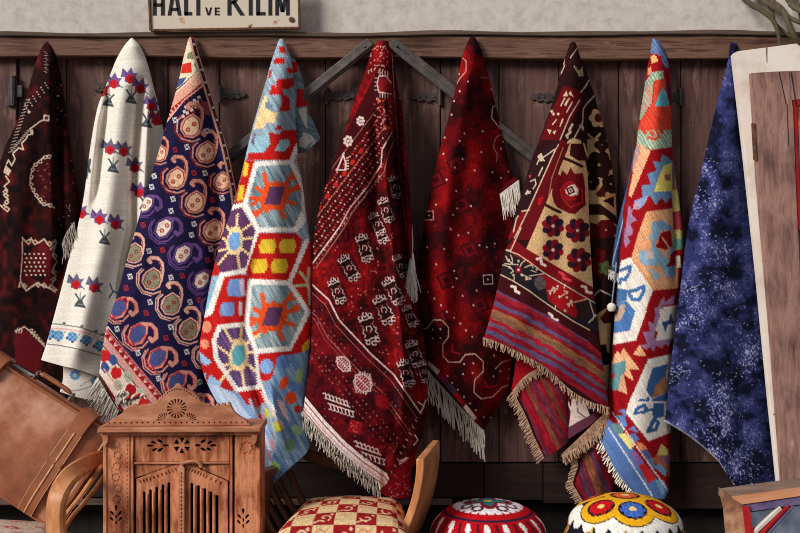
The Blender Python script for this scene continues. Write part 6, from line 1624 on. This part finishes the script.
# back edge strip right
c.poly([(672, 140), (690, 140), (690, 260), (676, 260), (674, 210)], (182, 66, 76)); c.poly([(672, 190), (682, 188), (681, 210), (673, 212)], (222, 200, 110)); c.poly([(674, 148), (682, 150), (680, 186), (674, 188)], (140, 140, 96)); c.poly([(674, 235), (690, 235), (690, 255), (674, 250)], (108, 150, 120))
A = (590, 230)
striped(T(*A, [(262, 0), (460, 0), (470, 310), (335, 322), (220, 150)]), [(214, 136, 98), (236, 188, 136)], 58, 2.6)
cp(*A, [(330, 0), (380, 0), (345, 90), (400, 130), (450, 60), (455, 200), (460, 250), (405, 250), (380, 190), (300, 190), (265, 170), (270, 110), (330, 90)], (130, 170, 196))
cp(*A, [(378, 15), (430, 0), (440, 85), (400, 108), (350, 90)], RE); c.line(T(*A, [(385, 40), (420, 90), (450, 180)]), 1.6, (214, 160, 140))
cp(*A, [(440, 112), (500, 100), (490, 210), (455, 190), (405, 196)], RE); cp(*A, [(455, 140), (478, 135), (490, 200), (460, 200)], (232, 214, 200)); cp(*A, [(450, 20), (490, 15), (500, 90), (440, 100)], (108, 156, 140)); cp(*A, [(455, 0), (490, 0), (485, 50), (460, 45)], (210, 200, 110))
cp(*A, [(325, 235), (345, 210), (380, 250), (345, 270)], (150, 180, 196)); cp(*A, [(300, 120), (340, 110), (345, 150), (290, 160)], (190, 180, 176))
for k in range(14): c.ell(641 + RNG.uniform(-1, 28), 252 + RNG.uniform(-16, 24), 1.6, 2.6, [(222, 150, 110), (140, 176, 196)][k % 2], 30)
cp(*A, [(185, 0), (265, 0), (235, 60), (218, 150), (175, 160), (160, 100)], RE); cp(*A, [(185, -5), (230, -5), (225, 25), (200, 35), (215, 60), (190, 95), (180, 60)], LI)
cp(*A, [(165, 165), (215, 145), (335, 322), (340, 345), (262, 533), (200, 533), (240, 430), (200, 385), (145, 395), (140, 300)], WH)
bl = (70, 112, 164)
c.line(T(*A, [(150, 335), (200, 330), (240, 322), (285, 300), (285, 330), (262, 372), (225, 370), (212, 345)]), 3.6, bl); cp(*A, [(140, 310), (200, 318), (195, 375), (140, 390)], bl)
c.line(T(*A, [(165, 215), (215, 195), (210, 225), (188, 265), (165, 260), (160, 285)]), 3.4, bl); c.line(T(*A, [(190, 225), (205, 230)]), 1, WH)
striped(T(*A, [(150, 385), (195, 380), (245, 435), (205, 533), (120, 540), (130, 420)]), [(66, 110, 170), (86, 130, 186)], 58, 3); cp(*A, [(160, 400), (190, 395), (180, 440), (150, 490), (140, 450)], (196, 160, 140))
cp(*A, [(335, 325), (470, 315), (470, 400), (385, 405), (345, 540), (255, 540)], RE)
cp(*A, [(370, 385), (395, 355), (400, 385), (450, 345), (450, 395), (390, 400), (370, 470), (345, 533), (310, 540), (350, 500), (310, 480), (355, 450), (335, 420), (365, 410)], LI)
cp(*A, [(390, 410), (470, 398), (470, 540), (345, 540)], WH); c.poly(T(*A, [(430, 430), (448, 490), (415, 500), (402, 533), (382, 488), (420, 475)]), (56, 84, 130))
A = (590, 310)
striped(T(*A, [(145, 0), (240, 0), (212, 110), (125, 122)]), [(66, 110, 170), (86, 130, 186)], 58, 3); cp(*A, [(135, 0), (190, 0), (160, 60), (130, 60)], (196, 160, 140))
cp(*A, [(120, 125), (212, 110), (240, 10), (305, 0), (245, 162), (110, 188)], WH)
cp(*A, [(110, 188), (245, 162), (305, -5), (345, -5), (345, 40), (320, 160), (430, 150), (450, 225), (310, 260), (240, 420), (190, 540), (90, 540), (90, 330)], RE)
cp(*A, [(350, -10), (375, -10), (340, 155), (440, 90), (440, 150), (420, 195), (400, 180), (385, 205), (350, 190), (340, 228), (320, 195), (300, 212), (265, 190), (305, 180), (280, 115), (320, 115), (310, 60), (345, 75)], LI)
cp(*A, [(350, 165), (375, 60), (370, -5), (470, -5), (450, 150)], WH); c.poly(T(*A, [(430, 10), (448, 70), (415, 80), (402, 118), (382, 65), (420, 55)]), (56, 84, 130))
striped(T(*A, [(130, 240), (150, 215), (160, 240), (180, 200), (265, 318), (210, 315), (235, 380), (180, 345), (200, 450), (150, 430), (120, 400), (110, 300)]), [(226, 150, 110), (240, 200, 150)], 52, 3)
striped(T(*A, [(230, 235), (265, 185), (300, 245), (260, 245)]), [(226, 150, 110), (240, 200, 150)], 52, 3)
cp(*A, [(115, 290), (190, 268), (190, 330), (165, 350), (150, 425), (125, 430), (100, 400), (105, 340)], (98, 144, 150)); c.sq(612.5, 376, 3.5, (200, 50, 60), 20)
cp(*A, [(310, 262), (450, 230), (440, 540), (185, 540), (240, 420)], WH)
cp(*A, [(335, 308), (415, 288), (405, 345), (350, 400), (330, 475), (300, 430), (310, 380)], (60, 96, 150)); striped(T(*A, [(350, 400), (405, 345), (412, 440), (330, 472)]), [(150, 100, 66), (190, 136, 96)], 60, 2.6); cp(*A, [(330, 475), (412, 440), (410, 540), (330, 540)], (56, 92, 146))
c.line(T(*A, [(310, 470), (305, 520), (270, 525), (255, 500), (270, 480), (300, 485)]), 2.8, (56, 92, 146))
A = (590, 405)
cp(*A, [(100, 0), (205, 0), (190, 40), (310, 200), (450, 140), (440, 300), (330, 270), (110, 90)], RE)
cp(*A, [(190, 40), (225, -20), (410, -20), (440, 142), (312, 195)], WH)
bl = (56, 92, 146)
cp(*A, [(340, -10), (395, -10), (395, 60), (370, 70), (330, 55)], bl); c.line(T(*A, [(240, 45), (250, 20), (290, 0), (300, 20), (285, 40)]), 3.4, bl); c.line(T(*A, [(245, 45), (290, 35), (340, 20)]), 2.6, bl)
c.line(T(*A, [(310, 140), (335, 90), (350, 65)]), 4, bl); c.line(T(*A, [(315, 140), (350, 130), (365, 95), (355, 85)]), 3.4, bl)
cp(*A, [(135, 55), (185, 55), (200, 110), (180, 125)], (100, 130, 190)); cp(*A, [(205, 160), (240, 150), (265, 180), (240, 200)], (90, 116, 176)); striped(T(*A, [(245, 195), (280, 205), (310, 235), (270, 250)]), [(214, 110, 70), (226, 150, 100)], 40, 2.5); cp(*A, [(270, 245), (300, 235), (325, 265), (300, 290)], (90, 110, 170))
cp(*A, [(355, 270), (380, 205), (420, 240), (420, 268)], (206, 196, 110)); striped(T(*A, [(330, 285), (365, 265), (420, 275), (450, 350), (450, 400), (390, 370)]), [(190, 100, 60), (150, 90, 70)], 70, 3); cp(*A, [(375, 275), (440, 260), (440, 330), (400, 310)], (130, 90, 120)); cp(*A, [(340, 330), (370, 310), (410, 350), (400, 380)], (110, 150, 190))
# banded hem
bn = [(110, 95), (430, 480), (380, 520), (60, 150)]
cp(*A, [(95, 70), (120, 95), (445, 500), (420, 600), (-20, 500), (-20, 100)], (84, 116, 172))
for q in ([(205, 130), (235, 110), (262, 150)], [(150, 30), (185, 20), (195, 60)], [(300, 290), (330, 275), (350, 330), (330, 350)]): cp(*A, q, (104, 134, 186))
for q, col in (([(115, 100), (150, 95), (180, 130), (170, 165), (130, 145)], (98, 136, 132)), ([(150, 155), (190, 150), (240, 210), (215, 240)], (226, 212, 130)), ([(215, 255), (250, 250), (285, 300), (260, 320)], (146, 96, 160)), ([(258, 322), (290, 310), (355, 390), (310, 420)], (200, 40, 44)), ([(345, 400), (390, 400), (420, 450), (385, 480)], (120, 156, 196))): cp(*A, q, col)
for (a, b, n_) in (((120, 40), (415, 455), 42), ((100, 125), (330, 480), 34), ((60, 160), (290, 495), 30)):
    for k in range(n_):
        u = k / (n_ - 1); x, y = T(*A, [(a[0] + (b[0] - a[0]) * u, a[1] + (b[1] - a[1]) * u)])[0]
        if a[0] != 60: c.ell(x, y, .95, .95, (236, 228, 222))
c.serrate(.45, 2.6, 0); c.streak(58, .08, 12, 1.2); c.grain(.06)
lf = [(652, 40), (650, 55), (647, 69), (644, 90), (641, 108), (638.5, 126), (636, 145), (632, 166), (628, 187), (624, 206), (621, 225), (620, 250), (617.5, 282), (615, 310), (612.5, 345), (610, 372), (608, 392), (605, 415), (600, 438)]
rt = [(658, 40), (664, 50), (668.5, 64), (671, 85), (671, 110), (672, 140), (675, 172), (679.5, 203), (683, 230), (683.5, 255), (680, 285), (677, 310), (674, 340), (671.5, 365), (670, 400), (671, 440), (669, 489)]
f8 = [([(655, 55), (655, 110), (654, 170), (650, 260), (645, 350), (640, 480)], 15, .022), ([(673, 150), (674, 200), (676, 250), (674, 300)], 4, -.022), ([(625, 240), (620, 330), (615, 420)], 7, .014)]
patch('kilim_cloth', c, lf, rt, FLAT, t, bottom=[(600, 438), (616, 470), (633, 491), (650, 497), (664, 499), (669, 489)], dt=.072, db=.12, folds=f8, seed=17, conemax=.045)
cb = Cv(590, 130, 650, 280, (72, 96, 136)); cb.streak(100, .3, 20, 1.6); cb.line([(637, 145), (630, 190), (622, 225), (612, 265)], 1, (150, 170, 200)); cb.line([(600, 262), (620, 268)], 2, (150, 166, 190)); cb.grain(.08)
patch('folded_layer', cb, [(634, 150), (629, 178), (622, 205), (614, 237), (606, 258), (602, 268)], [(644, 150), (640, 190), (634, 220), (626, 250), (619, 275)], FLAT, t, dt=.06, db=.085, cone=.2, conemax=.012, folds=[([(634, 165), (626, 205), (614, 268)], 2.5, .010)], seed=18)
fringe('corner_fringe', [(602, 267, -.095), (610, 270, -.098), (618, 274, -.095)], 26, (1, 9), FR_W, t, rad=.0028, kink=.003)
mb = MB(); mb.tube([P(616.5, 262, -.10), P(614, 285, -.11), P(612, 303, -.115)], .003, n=6); mb.build('pompom_cord', mat_noise('cord_blue', [(80, 96, 140), (170, 170, 190)], scale=200), t, smooth=True)
mb = MB(); mb.lathe([(.001, -.018), (.012, -.016), (.018, -.004), (.017, .006), (.010, .014), (.001, .017)], P(611.5, 307, -.12), 14); mb.build('pompom', FR_W, t, smooth=True)
fr8 = [(601, 439, -.115), (612, 462, -.12), (624, 481, -.125), (640, 493, -.125)]
fringe('fringe', fr8, 30, (-4.5, 7), FR_W, t, rad=.004, kink=.004, jit=.3)
m_ = mat_noise('fringe_dark_red', [(70, 20, 24), (120, 30, 34)], scale=100); fringe('fringe', [(a + .8, b + .5, d + .004) for a, b, d in fr8], 26, (-4.2, 6), m_, t, rad=.004, kink=.004, jit=.3)
pb = MB()
q = spline([(624, 412, -.128), (640, 438, -.14), (655, 462, -.14), (669, 488, -.118)], 30)
# ---------------------------------------------------------------- 9 plain blue mottled rug
t = hang('hanging_rug', 733, 44, -0.055, 'mottled indigo blue overdyed rug hanging farthest right, partly behind the white board')
c = Cv(655, 35, 790, 495, (44, 48, 92))
n = vnoise(c.X / 11, c.Y / 13) + .5 * vnoise(c.X / 4, c.Y / 4 + 7); hi = vnoise(c.X / 1.1 + 60, c.Y / 1.2); big = vnoise(c.X / 30 + 5, c.Y / 40 + 2)
c.where(n > .3, (56, 60, 108)); c.where(n > .7, (76, 78, 128)); c.where(n < -.2, (31, 34, 68)); c.where(n < -.5, (20, 22, 42))
c.where((n < -.15) & (hi > .5), (18, 20, 38))
sp = hi + .35 * n + .6 * big + .3 * vnoise((c.X - c.Y * .6) / 1.2, (c.Y + c.X * .6) / 7) + .25 * np.clip((c.Y - 230) / 200, -.6, .8)
c.where(sp > .95, (104, 108, 164)); c.where(sp > 1.2, (150, 150, 184)); c.where(sp > 1.45, (186, 184, 206))
c.where((n > -.1) & (hi < -.75), (24, 27, 58))
for (a, b, r_, k_) in [(704, 165, 10, 40), (700, 200, 12, 50), (690, 290, 10, 60), (740, 330, 22, 40), (720, 400, 24, 90), (680, 370, 10, 50), (745, 455, 15, 70), (715, 250, 18, 40)]:
    for k in range(k_):
        x, y = a + RNG.normal(0, r_ * .6), b + RNG.normal(0, r_ * .7); L_ = RNG.uniform(.4, 1.6)
        c.line([(x, y), (x + L_, y - L_ * RNG.uniform(-.6, 1))], RNG.uniform(.5, .9), (150, 152, 182))
c.grain(.16)
lf = [(730, 45), (728, 60), (723, 80), (717.5, 100), (712, 124), (706, 150), (700.5, 174), (695, 195), (690, 215), (686, 240), (683, 264), (680, 290), (676, 320), (672.5, 350), (669, 380), (667, 405), (664.5, 421)]
rt = [(737, 45), (742, 70), (747, 110), (752, 160), (758, 220), (764, 290), (771, 370), (776, 430), (779, 482)]
f9 = [([(733, 60), (722, 140), (710, 220), (700, 300), (694, 380)], 20, .022), ([(738, 120), (738, 200), (735, 300), (745, 440)], 14, -.012)]
hem9 = [(664.5, 421), (672, 424), (688, 434), (705, 447), (720, 461), (735, 484), (755, 492), (779, 482)]
patch('rug_field', c, lf, rt, PILE, t, bottom=hem9, dt=.075, db=.165, folds=f9, seed=19, conemax=.05, roll=.012)
mb = MB(); mb.tube([P(a, b, -.162) for a, b in hem9[:6]], .0055, n=6); mb.build('bound_edge', mat_noise('binding_grey', [(120, 124, 150), (190, 190, 206)], scale=120), t, smooth=True)
# ================================================================== CAMERA AND LIGHT
cam = bpy.data.cameras.new('camera'); co = bpy.data.objects.new('camera', cam); COL.objects.link(co)
co.location = (0, -D, CZ); co.rotation_euler = (math.radians(90), 0, 0)
cam.sensor_width = 36; cam.lens = F / 800 * 36; cam.clip_start = .05
bpy.context.scene.camera = co
wd = bpy.data.worlds.new('sky'); bpy.context.scene.world = wd; wd.use_nodes = True
nt = wd.node_tree; bg = nt.nodes['Background']
tc = nt.nodes.new('ShaderNodeTexCoord'); sx = nt.nodes.new('ShaderNodeSeparateXYZ'); nt.links.new(tc.outputs['Generated'], sx.inputs[0])
rp = ramp(nt.nodes, [(0.0, (70, 66, 62)), (.48, (120, 116, 112)), (.55, (190, 194, 200)), (1.0, (226, 232, 240))])
mr = nt.nodes.new('ShaderNodeMapRange'); mr.inputs['From Min'].default_value = -1; mr.inputs['From Max'].default_value = 1
nt.links.new(sx.outputs['Z'], mr.inputs['Value']); nt.links.new(mr.outputs['Result'], rp.inputs['Fac']); nt.links.new(rp.outputs['Color'], bg.inputs['Color'])
bg.inputs['Strength'].default_value = .47
sun = bpy.data.lights.new('soft_sun', 'SUN'); sun.energy = 3.6; sun.angle = math.radians(24); sun.color = (1.0, .96, .90)
so = bpy.data.objects.new('soft_sun', sun); COL.objects.link(so)
so.rotation_euler = Vector((.74, .56, -.50)).to_track_quat('-Z', 'Y').to_euler(); so.location = (-3, -4, 4)
vs_ = bpy.context.scene.view_settings
vs_.view_transform = 'Standard'; vs_.look = 'None'; vs_.gamma = 1.0; vs_.use_curve_mapping = False; vs_.exposure = 0.0
bpy.context.scene.cycles.filter_width = 1.0
